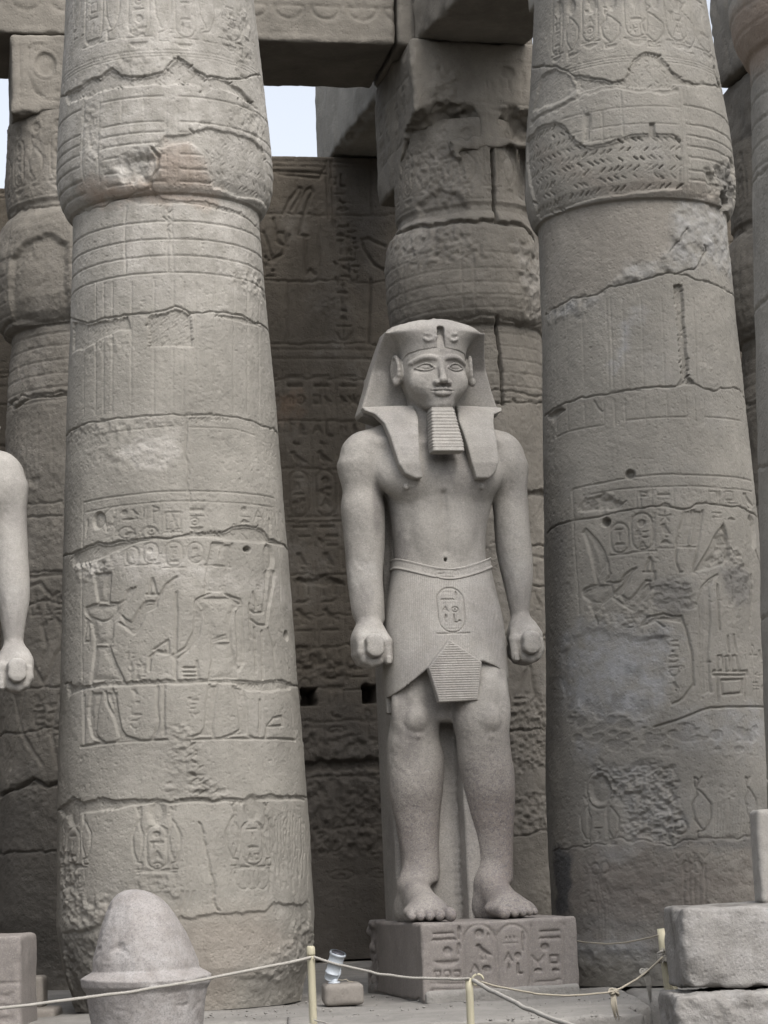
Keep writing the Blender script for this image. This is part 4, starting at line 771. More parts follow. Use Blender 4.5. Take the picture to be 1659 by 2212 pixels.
# ---- second row
MP = [(.08, 1.0), (.8, 1.08), (2.77, .98), (4.0, .94), (5.27, .885), (6.5, .83), (7.115, .79), (7.13, .83), (7.17, .88), (7.26, .935), (7.42, .972), (7.7, .985), (7.98, .972), (8.2, .935), (8.34, .88), (8.43, .81), (8.49, .80), (8.53, .83), (9.4, .805), (9.52, .79)]
def second(cx, cy, seed, jj, label, extra=None, squash=None, res=.013):
    K = Col(cx, cy, MP, res, seed); c = K.cv; r = c.rnd
    for z in (6.28, 6.42, 6.57, 6.72, 6.88, 7.02, 7.28, 7.42, 7.56, 7.72, 7.9): c.line([(-1.75 + .25 * k, z) for k in range(15)], .014, .012, .008)
    for u in (-.95, -.82, -.08, .05, .78, .92): c.line([(u, 7.2), (u, 8.2)], .013, .012, .004)
    for z in jj: c.joint([(-1.75 + .2 * k, z + r.uniform(-.03, .03)) for k in range(19)], .02, .045, .04, 1.5)
    for u in np.arange(-1.6, 1.6, .31):                                       # frieze on the upper drum
        if int(round(u / .31)) % 2: cartouche(c, u, 8.72, u + .2, 9.25, .016, RA); glyph(c, 'basket', u - .02, 8.6, .24, .09, .014)
        else: cobra(c, u, 8.68, 9.25, .22, 1, .016)
        c.ell(u + .1, 9.34, .07, .07, .018, .02, .5)
    for z in (8.56, 8.52): c.line([(-1.7, z), (0, z), (1.7, z)], .009, .008)
    for u in np.arange(-1.6, 1.6, .2): c.line([(u, 5.3), (u, 6.15)], .012, .008, .004)
    if extra: extra(K, c)
    c.pits(300, .008, .02, .01); c.finish(.024, .006, .28)
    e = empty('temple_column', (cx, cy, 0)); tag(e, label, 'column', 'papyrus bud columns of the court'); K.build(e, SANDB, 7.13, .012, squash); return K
def exM(K, c):
    m = lambda p: c.map(p)
    c.line(m([(1062, 300), (1066, 400), (1075, 480)]), .03, .14, .02); c.line(m([(1075, 685), (1080, 780), (1088, 870)]), .03, .12, .03)
    c.line(m([(835, 515), (880, 495), (950, 485), (1000, 478), (1075, 480), (1130, 490), (1165, 520)]), .04, .10, .04)
    c.rough(m([(880, 330), (1000, 320), (1020, 420), (960, 450), (900, 400)]), .03, .05); c.rough(m([(840, 500), (1000, 490), (1060, 560), (900, 580)]), .035, .05); c.rough(m([(1100, 520), (1170, 520), (1172, 680), (1130, 690)]), .05, .09)
    c.blob(m([(1100, 520), (1172, 520), (1172, 690), (1140, 690)]), 0, .3); c.blob(m([(840, 490), (1040, 480), (1040, 570), (880, 570)]), 0, .15)
    c.poly(m([(900, 440), (950, 400), (1000, 420), (1020, 455), (960, 475), (900, 480)]), .05, .05, .04); c.line(m([(1060, 1060), (1120, 1060), (1185, 1070)]), .05, .08, .05)
    c.rough(m([(1090, 1500), (1200, 1500), (1200, 1660), (1100, 1670)]), .035, .035); c.rough(m([(1100, 1720), (1200, 1700), (1200, 1800), (1110, 1800)]), .035, .04); c.rough(m([(820, 1500), (1000, 1500), (1000, 1800), (820, 1800)]), .03, .06)
    for q in ([(1135, 1200), (1180, 1205)], [(1140, 1222), (1158, 1225), (1160, 1250)], [(1150, 1375), (1180, 1385), (1186, 1450)], [(1145, 1440), (1160, 1520), (1185, 1600)], [(1120, 1500), (1135, 1450)]): c.line(m(q), .025, .025, .01)
    for q in ([(1062, 868), (1188, 880)], [(1150, 1180), (1188, 1180)], [(1120, 1265), (1188, 1265)]): c.joint(m(q), .02, .06, .04)
    for x0, y0, y1 in ((1145, 1320, 1290), (1145, 1540, 1500)): a = m([(x0, y0)])[0]; glyph(c, 'owl', a[0], a[1], .2, .25, .02)
    c.blob(m([(850, 1440), (1190, 1440), (1190, 2150), (850, 2150)]), 1, .5, .3)
def sqM(T, Z):   # broken right side of the capital
    return -.13 * np.clip((T - .85) / .5, 0, 1) * np.clip((Z - 7.1) / .2, 0, 1) * np.clip((8.6 - Z) / .4, 0, 1) - .10 * np.clip((T - .5) / .6, 0, 1) * np.clip((Z - 8.55) / .1, 0, 1)
KM = second(1.10, 26.0, 21, (1.5, 2.6, 3.6, 6.35, 7.16), 'second-row column directly behind the statue, split by a vertical crack', exM, sqM)
def exB(K, c):
    m = lambda p: c.map(p); q = [(20, 560), (60, 510), (110, 500), (150, 520), (158, 700), (100, 705), (30, 700), (15, 640)]
    c.poly(m(q), .05, .06, .03); c.line(m([(0, 870), (30, 880), (60, 860), (150, 855)]), .02, .05, .03)
    for pts in ([(60, 1270), (90, 1260), (110, 1290), (125, 1280)], [(70, 1430), (95, 1480), (130, 1400)], [(90, 1350), (100, 1400), (85, 1440)], [(20, 1660), (40, 1560), (60, 1470)], [(130, 1500), (110, 1580), (125, 1660)], [(50, 1250), (140, 1240)], [(20, 1700), (140, 1690)], [(30, 1500), (45, 1580), (90, 1650)]): c.line(m(pts), .03, .025, .01)
    for x0, y0, y1, w_ in ((65, 1340, 1270, 24), (92, 1350, 1275, 24), (115, 1360, 1280, 22), (70, 1610, 1520, 26), (100, 1600, 1510, 26)): a = m([(x0, y0)])[0]; b = m([(x0 + w_, y1)])[0]; text_col(c, a[0], a[1], b[1], b[0] - a[0], .02)
    for y in (1090, 1120, 1240, 1490): c.joint(m([(40, y), (80, y - 4), (135, y - 6)]), .018, .03, .02)
    c.rough(m([(20, 1100), (50, 1000), (90, 1010), (70, 1060)]), .03, .1); c.line(m([(0, 1720), (40, 1700), (70, 1680), (100, 1700), (140, 1690)]), .03, .08, .03); c.blob(m([(0, 1700), (150, 1700), (150, 2100), (0, 2100)]), 1, .6, .15)
KB = second(-3.26, 25.1, 23, (1.5, 2.75, 4.1, 6.35, 7.2, 8.45), 'second-row column half hidden behind the left front column, its capital mended with smooth plaster', exB)
KR = second(5.12, 26.9, 25, (1.5, 2.6, 4.0, 5.2, 6.35, 7.2, 8.4), 'second-row column showing only as a strip beyond the right front column', None, None, .02)
for o in bpy.data.objects:
    if o.parent and o.parent.name.startswith('temple_column') and o.name.startswith(('shaft', 'capital')): pass
# ------------------------------------------------------------ rough stone blocks
def block(name, c, h, rz=0., res=.03, amp=.02, r=.02, mat=None, parent=None, cv=None, cvl=None, cuts=(), cell=.25, stain=None, edge=.0, wobble=.01, local=None):
    """box centred at c (world), half sizes h; cuts = ellipsoids (centre, radii) in local space; cv = canvas on the front face, cvl on the left face"""
    m = amp + .06
    f = Field(np.arange(-h[0] - m, h[0] + m + res, res), np.arange(-h[1] - m, h[1] + m + res, res), np.arange(-h[2] - m, h[2] + m + res, res))
    fn, bb = rbox((0, 0, 0), h, r); f.add(fn, bb, .001, 'u', 9)
    sx = c[0] * 3.1
    for cc, rr in cuts:
        g, gb = ellipsoid(cc, rr)
        f.add(lambda X, Y, Z: g(X, Y, Z) + .12 * min(rr) * fbm3(X * 5 + sx, Y * 5, Z * 5) + .04 * vnoise3(X * 14, Y * 14, Z * 14), gb, .02, 's', .3)
    def nz(X, Y, Z):
        n = amp * fbm3(X / cell + sx, Y / cell + 9, Z / cell + 4, 4)
        if edge:                                                   # wear that bites mostly at the arrises
            q = np.sort(np.stack(np.broadcast_arrays(h[0] - np.abs(X), h[1] - np.abs(Y), h[2] - np.abs(Z))), 0)[1]
            n = n + edge * np.clip(1 - q / (edge * 1.6), 0, 1) * np.clip(.25 + 1.5 * fbm3(X * 5 + sx, Y * 5, Z * 5, 3), 0, 2)
        if cv is not None: n = n + np.where(Y < -h[1] + .05, -cv.sample(X + 0 * Y + 0 * Z, Z + 0 * X + 0 * Y), 0)
        if cvl is not None: n = n + np.where(X < -h[0] + .05, -cvl.sample(Y + 0 * X + 0 * Z, Z + 0 * X + 0 * Y), 0)
        return n
    f.add(nz, (-h[0], h[0], -h[1], h[1], -h[2], h[2]), 1, '+', 9)
    me = f.mesh(name, stain); o = link(name, me, parent, mat or SAND)
    o.location = c if parent is None or local is None else local; o.rotation_euler = (0, 0, rz); return o
def adopt(o, root):   # parent keeping the place it stands in
    o.parent = root; o.location = o.location - root.location; return o

# ---- back wall: carved face, two putlog holes, broken top
WA = ROWA; wdir = np.array([math.cos(WA), math.sin(WA)]); wn = np.array([-math.sin(WA), math.cos(WA)]); W0 = np.array([-1.0, 29.02])
def wmap(px, py):
    d = ray(px, py); t = ((W0 - CAM[:2]) @ wn) / (d[:2] @ wn); p = CAM + d * t; return float((p[:2] - W0) @ wdir), float(p[2])
wc = Canvas(-5.5, 9.5, FLOOR, 10.5, .0145, 31); wc.m = wmap; c = wc
for y0 in (460, 605, 740, 815, 905, 1010, 1125, 1243, 1330, 1395, 1490, 1560, 1680, 1790): # courses
    z = wmap(660, y0)[1]; pts = [(-5.5 + .3 * k, z + c.rnd.uniform(-.02, .02)) for k in range(51)]; c.joint(pts, .016, .035, .03, .6)
for y0, y1, xs in ((460, 605, (690, 560)), (605, 740, (620, 740)), (330, 460, (640, 800)), (815, 905, (700,)), (1010, 1125, (640,)), (1560, 1680, (700,))):
    for x in xs: c.joint([wmap(x, y0), wmap(x, y1)], .014, .03, .02, .6)
for y0 in (752, 772, 345, 356): a = wmap(660, y0)[1]; c.line([(-5.5, a), (0, a)], .014, .018, .003); c.line([(0, a), (4, a), (9.5, a)], .014, .018, .003)
def wl(*q, w=.03, d=.04):
    for f in q: c.line(c.map(f), w, d, .006)
wl([(600, 372), (690, 382), (700, 360)], [(706, 345), (710, 470)], [(716, 345), (720, 470)], [(580, 365), (706, 372)], w=.026, d=.04)
wl([(612, 460), (625, 430), (640, 410), (645, 402), (652, 405), (648, 420), (630, 450)], [(640, 455), (652, 425), (662, 408), (672, 403), (676, 412), (668, 425), (660, 450), (652, 480), (645, 505)], [(590, 470), (600, 520), (620, 530), (612, 500), (600, 500)], [(625, 505), (610, 545), (580, 560)],
   [(645, 505), (665, 508)], [(660, 510), (660, 590)], [(780, 515), (795, 512), (830, 530)], [(780, 515), (785, 535), (810, 570), (830, 580)], [(800, 600), (795, 740)], [(570, 500), (590, 560)], [(662, 590), (670, 580), (680, 590)])
for x0, y0, y1, ww in ((722, 735, 370, 28), (748, 600, 480, 24), (570, 600, 540, 26)): a = wmap(x0, y0); b = wmap(x0 + ww, y1); text_col(c, a[0], a[1], b[1], b[0] - a[0], .035)
ub = wmap(600, 900)[0]; rowsz = [wmap(660, y)[1] for y in (795, 900, 1008, 1120, 1240, 1385, 1475)]
for k in range(30):                                                # inscribed bands: repeated columns of signs
    u = ub - .6 + k * .345
    if u > 9: break
    c.line([(u - .02, rowsz[0]), (u - .02, rowsz[3]), (u - .02, rowsz[6])], .008, .01)
    for a, b, s_ in ((0, 1, ['bar', 'board', 'TT', 'mouth', 'TT']), (1, 2, ['TT', 'duck', 'bird', 'water']), (3, 4, ['board', 'TW', 'owl', 'eye']), (5, 6, None), (4, 5, ['TT', 'snake', 'bird', 'bar'])):
        text_col(c, u, rowsz[b] + .03, rowsz[a] - .03, .29, .036, s_)
    cartouche(c, u + .02, rowsz[3] + .04, u + .27, rowsz[2] - .04, .034, RA if k % 2 else RB_)
for k in range(12):
    u = ub - .6 + k * .5; z = wmap(660, 1600)[1]; text_col(c, u, z, z + .75, .42, .026)
    z = wmap(660, 1850)[1]; cobra(c, u, z, z + .4, .3, 1, .02); glyph(c, 'eye', u, z - .35, .4, .2, .015)
for x, y in ((665, 1502), (798, 1496)): a = wmap(x - 15, y + 20); b = wmap(x + 17, y - 18); c.poly([a, (b[0], a[1]), b, (a[0], b[1])], .45, .012, .02)
for q in ([(600, 1690), (840, 1650), (840, 1850), (600, 1850)], [(560, 1550), (840, 1600), (840, 1650), (560, 1640)]): c.rough(c.map(q), .04, .06)
c.poly(c.map([(600, 1655), (700, 1640), (840, 1635), (840, 1662), (600, 1672)]), .09, .02, .06); c.poly(c.map([(640, 1250), (700, 1240), (745, 1250), (750, 1262), (640, 1262)]), .05, .02, .06)
c.rough(c.map([(560, 1400), (640, 1390), (760, 1440), (760, 1470), (640, 1460), (560, 1500)]), .06, .08, base=.02)
c.blob(c.map([(540, 1500), (860, 1500), (860, 2150), (540, 2150)]), 1, .65, .4, .3); c.blob(c.map([(700, 340), (840, 340), (840, 700), (780, 600)]), 1, .45, .2, .2)
c.blob(c.map([(600, 850), (650, 850), (640, 900), (600, 900)]), 2, .2, .1, .2); c.blob([(-5, .1), (9, .1), (9, 2.4), (-5, 2.4)], 1, .5, .4, .3)
c.pits(500, .01, .03, .012); c.finish(.02, .005, .25)
us = np.arange(-5.5, 9.5, .0165); zs_ = np.arange(FLOOR, 10.38, .0165)
U, Zg = np.meshgrid(us, zs_); Hh = c.sample(U, Zg); topz = 10.38 + .03 * vnoise3(us * 2, us * 0, us * 0) - .5 * np.clip((-3.4 - us) / .3, 0, 1) - .35 * (us > 4.6)
Zw = FLOOR + (Zg - FLOOR) * (topz[None] - FLOOR) / (10.38 - FLOOR); 
V = np.stack([U, -Hh, Zw], -1).reshape(-1, 3); St = np.stack([c.sample(U, Zg, c.St[k]) for k in range(3)], -1).reshape(-1, 3)
Fq = gridfaces(len(zs_), len(us)); nr, nc = len(zs_), len(us)
# close the wall into a solid: top, back, ends
bk = np.stack([us, np.full_like(us, 1.4), np.full_like(us, FLOOR)], 1); bt = np.stack([us, np.full_like(us, 1.4), topz], 1)
o0 = len(V); V = np.concatenate([V, bt, bk]); i = np.arange(nc - 1); St = np.concatenate([St, np.zeros((2 * nc, 3))])
tr = (nr - 1) * nc
Fq = np.concatenate([Fq, np.stack([tr + i, tr + i + 1, o0 + i + 1, o0 + i], 1), np.stack([o0 + i, o0 + i + 1, o0 + nc + i + 1, o0 + nc + i], 1)])
Fq = np.concatenate([Fq, [[0, tr, o0, o0 + nc], [nc - 1, o0 + nc + nc - 1, o0 + nc - 1, tr + nc - 1]]])
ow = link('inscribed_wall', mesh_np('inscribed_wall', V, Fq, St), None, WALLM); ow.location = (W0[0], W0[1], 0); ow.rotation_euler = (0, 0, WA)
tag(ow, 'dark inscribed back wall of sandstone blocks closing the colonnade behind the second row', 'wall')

# ---- abaci and beams
def face_canvas(w, h, seed, fn, res=.014):
    k = Canvas(-w, w, -h, h, res, seed); fn(k); k.finish(.008, .003, .2); return k
def cab(k):
    k.line([(-.66, -.42), (-.66, .40), (.6, .40), (.62, -.42)], .014, .02); k.line([(-.56, .28), (-.48, .34), (-.2, .36), (.2, .36), (.7, .34)], .016, .022); k.ell(-.38, .12, .13, .15, .04, .03, .5); k.line([(-.56, .3), (-.58, .0), (-.5, -.2), (-.35, -.3), (.5, -.33)], .016, .022)
    k.line([(.0, .1), (.12, .1), (.12, -.1), (.25, -.1)], .014, .018); glyph(k, 'water', -.42, -.25, .5, .1, .02); k.ring(-.38, .12, .16, .19, .013, .018)
def cab2(k):
    k.line([(.05, -.42), (.05, .28)], .014, .02); k.line([(-.1, .3), (.6, .3)], .012, .015); k.line([(-.1, -.18), (.6, -.2)], .012, .015); k.line([(-.1, -.26), (.6, -.28)], .012, .015); glyph(k, 'sun', .18, .08, .24, .2, .03)
    for x in (.1, .2, .3): k.line([(x, .1), (x + .02, -.1)], .014, .016)
    glyph(k, 'reed', .42, -.1, .12, .3, .018); glyph(k, 'board', .55, .08, .16, .2, .018); k.rough([(-.6, -.3), (-.3, -.3), (-.25, .2), (-.6, .25)], .03, .05)
def sidec(k):
    k.line([(-.7, .35), (.7, .35)], .014, .02); k.line([(-.7, -.3), (.7, -.3)], .014, .02)
    for u in (-.55, -.2, .15, .5): text_col(k, u, -.26, .3, .22, .02)
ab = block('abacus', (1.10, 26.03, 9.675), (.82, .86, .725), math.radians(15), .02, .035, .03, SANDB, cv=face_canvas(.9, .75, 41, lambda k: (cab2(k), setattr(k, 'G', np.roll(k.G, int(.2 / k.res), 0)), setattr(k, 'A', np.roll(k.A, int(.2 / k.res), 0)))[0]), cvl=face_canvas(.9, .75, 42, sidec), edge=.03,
           cuts=(((.28, 0, -.80), (.93, 1.3, .46)), ((-.75, -.95, -.72), (.4, .8, .62)), ((-.38, -.95, -.22), (.36, .34, .26)), ((.45, -.98, -.24), (.34, .34, .24)), ((.90, -.75, .2), (.20, .3, .5))))
def adoptcol(o, root): o.parent = root; o.location = Vector(o.location) - Vector(root.location)
roots = {k: None for k in 'LRTMB'}
cols = [o for o in bpy.data.objects if o.name.startswith('temple_column')]
def colat(x, y): return min(cols, key=lambda o: (o.location.x - x) ** 2 + (o.location.y - y) ** 2)
adoptcol(ab, colat(1.1, 26.0))
abB = block('abacus', (-3.27, 25.2, 9.93), (.76, .80, .46), math.radians(10), .02, .02, .03, SANDB, cv=face_canvas(.9, .5, 43, cab), edge=.03, cuts=(((-.2, -.8, -.62), (.9, .5, .2)),)); adoptcol(abB, colat(-3.26, 25.1))
abR = block('abacus', (5.2, 27.0, 9.93), (.76, .80, .46), math.radians(12), .035, .03, .03, SANDB, cvl=face_canvas(.9, .5, 44, sidec), edge=.04); adoptcol(abR, colat(5.12, 26.9))
for (x, y) in ((-1.87, 20.45), (2.48, 21.4), (3.84, 16.9)):
    a_ = block('abacus', (x, y, 9.94), (.72, .72, .46), ROWA, .05, .02, .03, SAND); adoptcol(a_, colat(x, y))
AD = np.array([4.5, .93]); AD = AD / np.linalg.norm(AD); AN = np.array([-AD[1], AD[0]]); aang = math.atan2(AD[1], AD[0])
def beam(x0, x1, label, cv=None, dep=1.52, hh=.68, cuts=(), res=.03, edge=.03):
    p0 = np.array([-3.99, 24.26]); t0 = (x0 - p0[0]) / AD[0]; t1 = (x1 - p0[0]) / AD[0]; m_ = p0 + AD * (t0 + t1) / 2 + AN * dep / 2
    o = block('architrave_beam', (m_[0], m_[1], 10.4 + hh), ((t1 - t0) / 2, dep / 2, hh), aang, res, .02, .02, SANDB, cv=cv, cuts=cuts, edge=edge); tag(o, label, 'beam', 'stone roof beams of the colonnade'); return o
def arcs(k):
    for u in np.arange(-2, 2, .42): k.line([(u + .17 * math.cos(math.pi + math.pi * q / 8), -.26 + .15 * math.sin(math.pi + math.pi * q / 8)) for q in range(9)], .02, .03); k.line([(u - .17, -.26), (u + .17, -.26)], .018, .022)
    k.line([(-2, -.58), (0, -.58), (2, -.58)], .01, .008); k.line([(-2, -.24), (0, -.24), (2, -.24)], .01, .01)
beam(-7.0, -3.06, 'roof beam at the top left corner, running out of the picture left of the mended column', face_canvas(2.1, .7, 51, lambda k: (arcs(k), text_col(k, 1.2, -.2, .5, .3))), edge=.05)
beam(-3.04, .36, 'roof beam carved with shallow half circles along the top, over the gap of bright sky', face_canvas(2.1, .7, 52, arcs), res=.021)
beam(.39, 1.95, 'short roof beam block on top of the broken square block behind the statue, mostly hidden', res=.03)
def tbeam(p, q, wd, label, hh=.68, cuts=(), edge=.04, cvl=None, z=10.4, res=.035, amp=.03, mt=None):
    """transverse beam: p, q are the ends of its left lower edge"""
    mt = mt or SANDB; p = np.array(p); q = np.array(q); d = q - p; Ln = np.linalg.norm(d); d = d / Ln; n = np.array([-d[1], d[0]]); m_ = (p + q) / 2 + n * wd / 2
    o = block('transverse_beam', (m_[0], m_[1], z + hh), (wd / 2, Ln / 2, hh), math.atan2(d[1], d[0]) + math.pi / 2, res, amp, .02, mt, cuts=cuts, edge=edge, cvl=cvl); tag(o, label, 'beam', 'stone roof beams of the colonnade'); return o
tbeam((.55, 25.13), (2.16, 20.85), 1.30, 'roof beam with black underside coming forward to the right front column, its edge broken', cuts=(((.68, -1.6, -.6), (.26, .8, .5)), ((.72, .2, -.68), (.2, .6, .3)), ((.7, -.7, -.1), (.2, .5, .7)), ((.75, 1.2, -.7), (.22, .5, .2))), edge=.06)
sliver = None
tbeam((-.70, 29.9), (.22, 26.72), 1.2, 'short roof beam from the back wall top, stone made paler for its skylit side', cuts=(((-.55, -.2, -.75), (.12, 1.6, .12)),), edge=.07, mt=SAND)  # skylight on its side put into a paler stone than the other beams
tbeam((4.25, 27.2), (5.75, 22.0), 1.3, 'bluish weathered roof beam at the top right, seen between the two right columns', cuts=(), edge=.05, cvl=face_canvas(2.9, .7, 53, lambda k: [k.line([(u, -.7), (u + .5, .7)], .02, .025) for u in np.arange(-2.8, 2.8, .45)]))

# ------------------------------------------------------------ the colossal statue
SO = np.array([0.52, 20.45, 0.72]); SA = math.radians(13)
sex = np.array([math.cos(SA), math.sin(SA), 0]); sey = np.array([-math.sin(SA), math.cos(SA), 0])
def SP(px, py, yl=0.):
    d = ray(px, py); t = ((SO - CAM) @ sey + yl) / (d @ sey); w_ = CAM + d * t - SO; return float(w_ @ sex), float(w_[2])
X0 = -.055
def silh(rows, yl, bfrac, e=2.2):
    """sections from silhouettes: (py, left px, right px[, depth centre, half depth])"""
    sec = []
    for r_ in rows:
        y = r_[3] if len(r_) > 3 else yl; xl, z = SP(r_[1], r_[0], y); xr, _ = SP(r_[2], r_[0], y); a = (xr - xl) / 2
        sec.append((z, (xl + xr) / 2, y, a, r_[4] if len(r_) > 4 else a * bfrac))
    return sec
def build_body():
    xs = axis([(-1.02, -.50, .0115), (-.50, -.37, .0085), (-.37, .26, .006), (.26, .40, .0085), (.40, .95, .0115)]); ys = axis([(-.98, -.62, .013), (-.62, -.53, .009), (-.53, -.25, .006), (-.25, -.1, .009), (-.1, .72, .018)])
    zs = axis([(-.03, .34, .011), (.34, 2.1, .018), (2.1, 2.65, .012), (2.65, 4.38, .017), (4.38, 4.96, .006), (4.96, 5.12, .01), (5.12, 5.3, .02)])
    f = Field(xs, ys, zs)
    def U(p, k=.04, mode='u', pad=.14): f.add(p[0], p[1], k, mode, pad)
    # trunk
    trunk = [(1.7, -.06, .02, .44, .26), (2.2, -.05, .02, .50, .30), (2.66, -.04, .02, .485, .31), (2.95, -.04, .02, .435, .29), (3.10, -.035, .02, .415, .275), (3.25, -.035, .02, .413, .27), (3.42, -.03, .02, .425, .28), (3.6, -.015, .02, .455, .30), (3.76, -.01, .02, .50, .33), (3.92, -.03, .03, .60, .34), (4.06, -.05, .04, .68, .31), (4.18, -.06, .05, .66, .26), (4.28, -.06, .06, .52, .22), (4.40, -.06, .06, .33, .22)]
    U(loft([t for t in trunk if t[0] > 2.1 or True], 2.35), .02)
    for s_ in (-1, 1):
        U(ellipsoid((X0 + s_ * .27, -.17, 3.87), (.29, .165, .19)), .09)                       # chest
        U(ellipsoid((X0 + s_ * .665, .04, 4.0), (.198, .20, .275)), .10)                        # shoulder cap
        U(capsule((X0 + s_ * .15, .05, 4.36), (X0 + s_ * .60, .055, 4.16), .13, .145), .14)      # slope of the shoulder
        U(capsule((X0 + s_ * .08, -.235, 4.16), (X0 + s_ * .55, -.13, 4.2), .03, .025), .08)   # collar bone
        U(ellipsoid((X0 + s_ * .345, -.318, 3.755), (.024, .025, .024)), .008)                 # nipple
    U(capsule((X0, -.285, 3.70), (X0, -.27, 3.2), .012, .016), .06, 's')                       # midline
    U(capsule((X0, -.32, 3.12), (X0, -.2, 3.12), .016, .016), .015, 's')                        # navel
    for s_ in (-1, 1): U(ellipsoid((X0 + s_ * .13, -.20, 3.4), (.12, .075, .26)), .07)
    # arms
    la = silh([(1035, 742, 815), (1100, 737, 828), (1150, 743, 830), (1200, 747, 829), (1250, 750, 825), (1290, 754, 826), (1330, 760, 826), (1352, 768, 826)], .04, 1.0)
    ra = silh([(1040, 1068, 1136), (1100, 1068, 1140), (1150, 1070, 1143), (1190, 1074, 1147), (1250, 1085, 1148), (1290, 1093, 1143), (1330, 1100, 1139), (1352, 1101, 1138)], .04, 1.1)
    la = [(z, x, y + .0 - .10 * max(0, (3.2 - z)), a, b) for z, x, y, a, b in la]; ra = [(z, x, y - .10 * max(0, (3.2 - z)), a, b * 1.0) for z, x, y, a, b in ra]
    lt = (4.04, X0 - .69, .04, .18, .19); rtp = (4.04, X0 + .69, .04, .175, .19)
    U(loft(la + [lt], 2.1), .07); U(loft(ra + [rtp], 2.1), .07)
    for s_, hx in ((-1, -.735), (1, .675)):                                                    # fists closed on a roll
        hy, hz = -.09, 2.385
        U(ellipsoid((hx, hy + .02, hz + .07), (.15, .17, .17)), .06); U(rbox((hx + s_ * .02, hy + .0, hz - .01), (.125, .155, .13), .07), .05)
        for k in range(4):                                                                     # four fingers, each curled round the roll
            yy = hy - .125 + .082 * k; R_ = .112 - .008 * abs(k - 1.3); prev = None
            for q in range(7):
                an = math.radians(25 - q * 36) if s_ > 0 else math.radians(155 + q * 36)
                p = (hx + R_ * math.cos(an), yy, hz - .045 + R_ * 1.05 * math.sin(an))
                if prev: U(capsule(prev, p, .047 - .001 * q, .046 - .002 * q), .012, pad=.06)
                prev = p
        U(capsule((hx, hy - .15, hz - .015), (hx, hy + .2, hz - .015), .078, .078), .006)     # roll
        U(loft([(hz - .112, hx, hy - .2, .03, .05), (hz - .09, hx, hy - .2, .062, .055), (hz - .015, hx, hy - .2, .076, .056), (hz + .06, hx, hy - .2, .066, .055), (hz + .085, hx, hy - .2, .03, .05)], 5, .006), .006)
        t0 = (hx - s_ * .07, hy - .04, hz + .14); t1 = (hx - s_ * .125, hy - .13, hz + .02); t2 = (hx - s_ * .128, hy - .15, hz - .14)
        U(capsule(t0, t1, .06, .052), .03); U(capsule(t1, t2, .05, .04), .012); U(rbox((t2[0], t2[1] - .038, t2[2] + .0), (.022, .008, .032), .007), .006)
    # legs
    A3 = lambda z: 1566 + z * .3581; AX = lambda x: 702 + x * .3581
    ll = silh([(1390, 862, 945, .0, .18), (1430, 855, 948, -.01, .21), (1480, 846, 950, -.02, .24), (1530, 847, 948, -.03, .235), (1560, 845, 947, -.05, .225), (1600, 838, 948, -.04, .215), (A3(200), AX(378), AX(712), -.01, .225), (A3(300), AX(382), AX(712), .0, .225), (A3(400), AX(388), AX(706), .01, .215), (A3(550), AX(420), AX(692), .03, .175), (A3(700), AX(448), AX(686), .04, .155), (A3(800), AX(462), AX(686), .04, .15), (A3(870), AX(464), AX(690), .035, .155), (A3(960), AX(470), AX(686), .02, .15)], 0, 1)
    rl = silh([(1390, 995, 1065, -.06, .16), (1430, 988, 1082, -.15, .21), (1480, 982, 1094, -.205, .24), (1530, 978, 1096, -.25, .24), (1560, 980, 1097, -.27, .23), (1600, AX(800), AX(1107), -.26, .22), (A3(200), AX(806), AX(1118), -.22, .23), (A3(300), AX(822), AX(1135), -.2, .23), (A3(400), AX(838), AX(1140), -.19, .22), (A3(550), AX(872), AX(1138), -.17, .18), (A3(700), AX(908), AX(1130), -.16, .155), (A3(800), AX(920), AX(1130), -.16, .15), (A3(870), AX(924), AX(1130), -.165, .155), (A3(960), AX(934), AX(1130), -.18, .15)], 0, 1)
    U(loft(ll, 2.25, .03), .03); U(loft(rl, 2.25, .03), .03)
    for px, yl, fy in ((900, -.05, -.24), (1058, -.27, -.46)):                                 # knees
        kx, kz = SP(px, 1552, fy)
        U(ellipsoid((kx, fy - .006, kz), (.098, .068, .108)), .035); U(ellipsoid((kx, fy + .02, kz + .2), (.075, .05, .17)), .06)
        for s_ in (-1, 1): U(ellipsoid((kx + s_ * .13, fy + .08, kz + .1), (.07, .07, .2)), .06)
        prev = None
        for q in range(9):
            an = math.radians(200 + q * 17.5); p = (kx + .14 * math.cos(an), fy - .006 + .05 * abs(math.cos(an)), kz + .155 * math.sin(an))
            if prev: U(capsule(prev, p, .021, .021), .018, pad=.05)
            prev = p
        
    # feet: heel, instep, ball and five toes each
    def foot(hx, hy, tx, ty, s_, wdt=.20):
        d_ = np.array([tx - hx, ty - hy]); Ln = np.linalg.norm(d_); d_ = d_ / Ln; n_ = np.array([-d_[1], d_[0]])   # n_ points to the viewer's right when walking towards the viewer is -y
        n_ = n_ * (1 if n_[0] > 0 else -1)
        P3 = lambda t, o, z: (hx + d_[0] * t + n_[0] * o, hy + d_[1] * t + n_[1] * o, z)
        U(ellipsoid(P3(0, 0, .12), (.15, .17, .16)), .06); U(capsule(P3(.05, 0, .29), P3(Ln * .58, 0, .13), .135, .105), .09); U(capsule(P3(.0, 0, .09), P3(Ln * .65, .0, .085), .13, .12), .08)
        U(ellipsoid(P3(Ln * .66, 0, .085), (wdt, .15, .085)), .07)
        U(capsule(P3(Ln * .3, 0, .20), P3(Ln * .72, -s_ * .06, .10), .09, .075), .08)
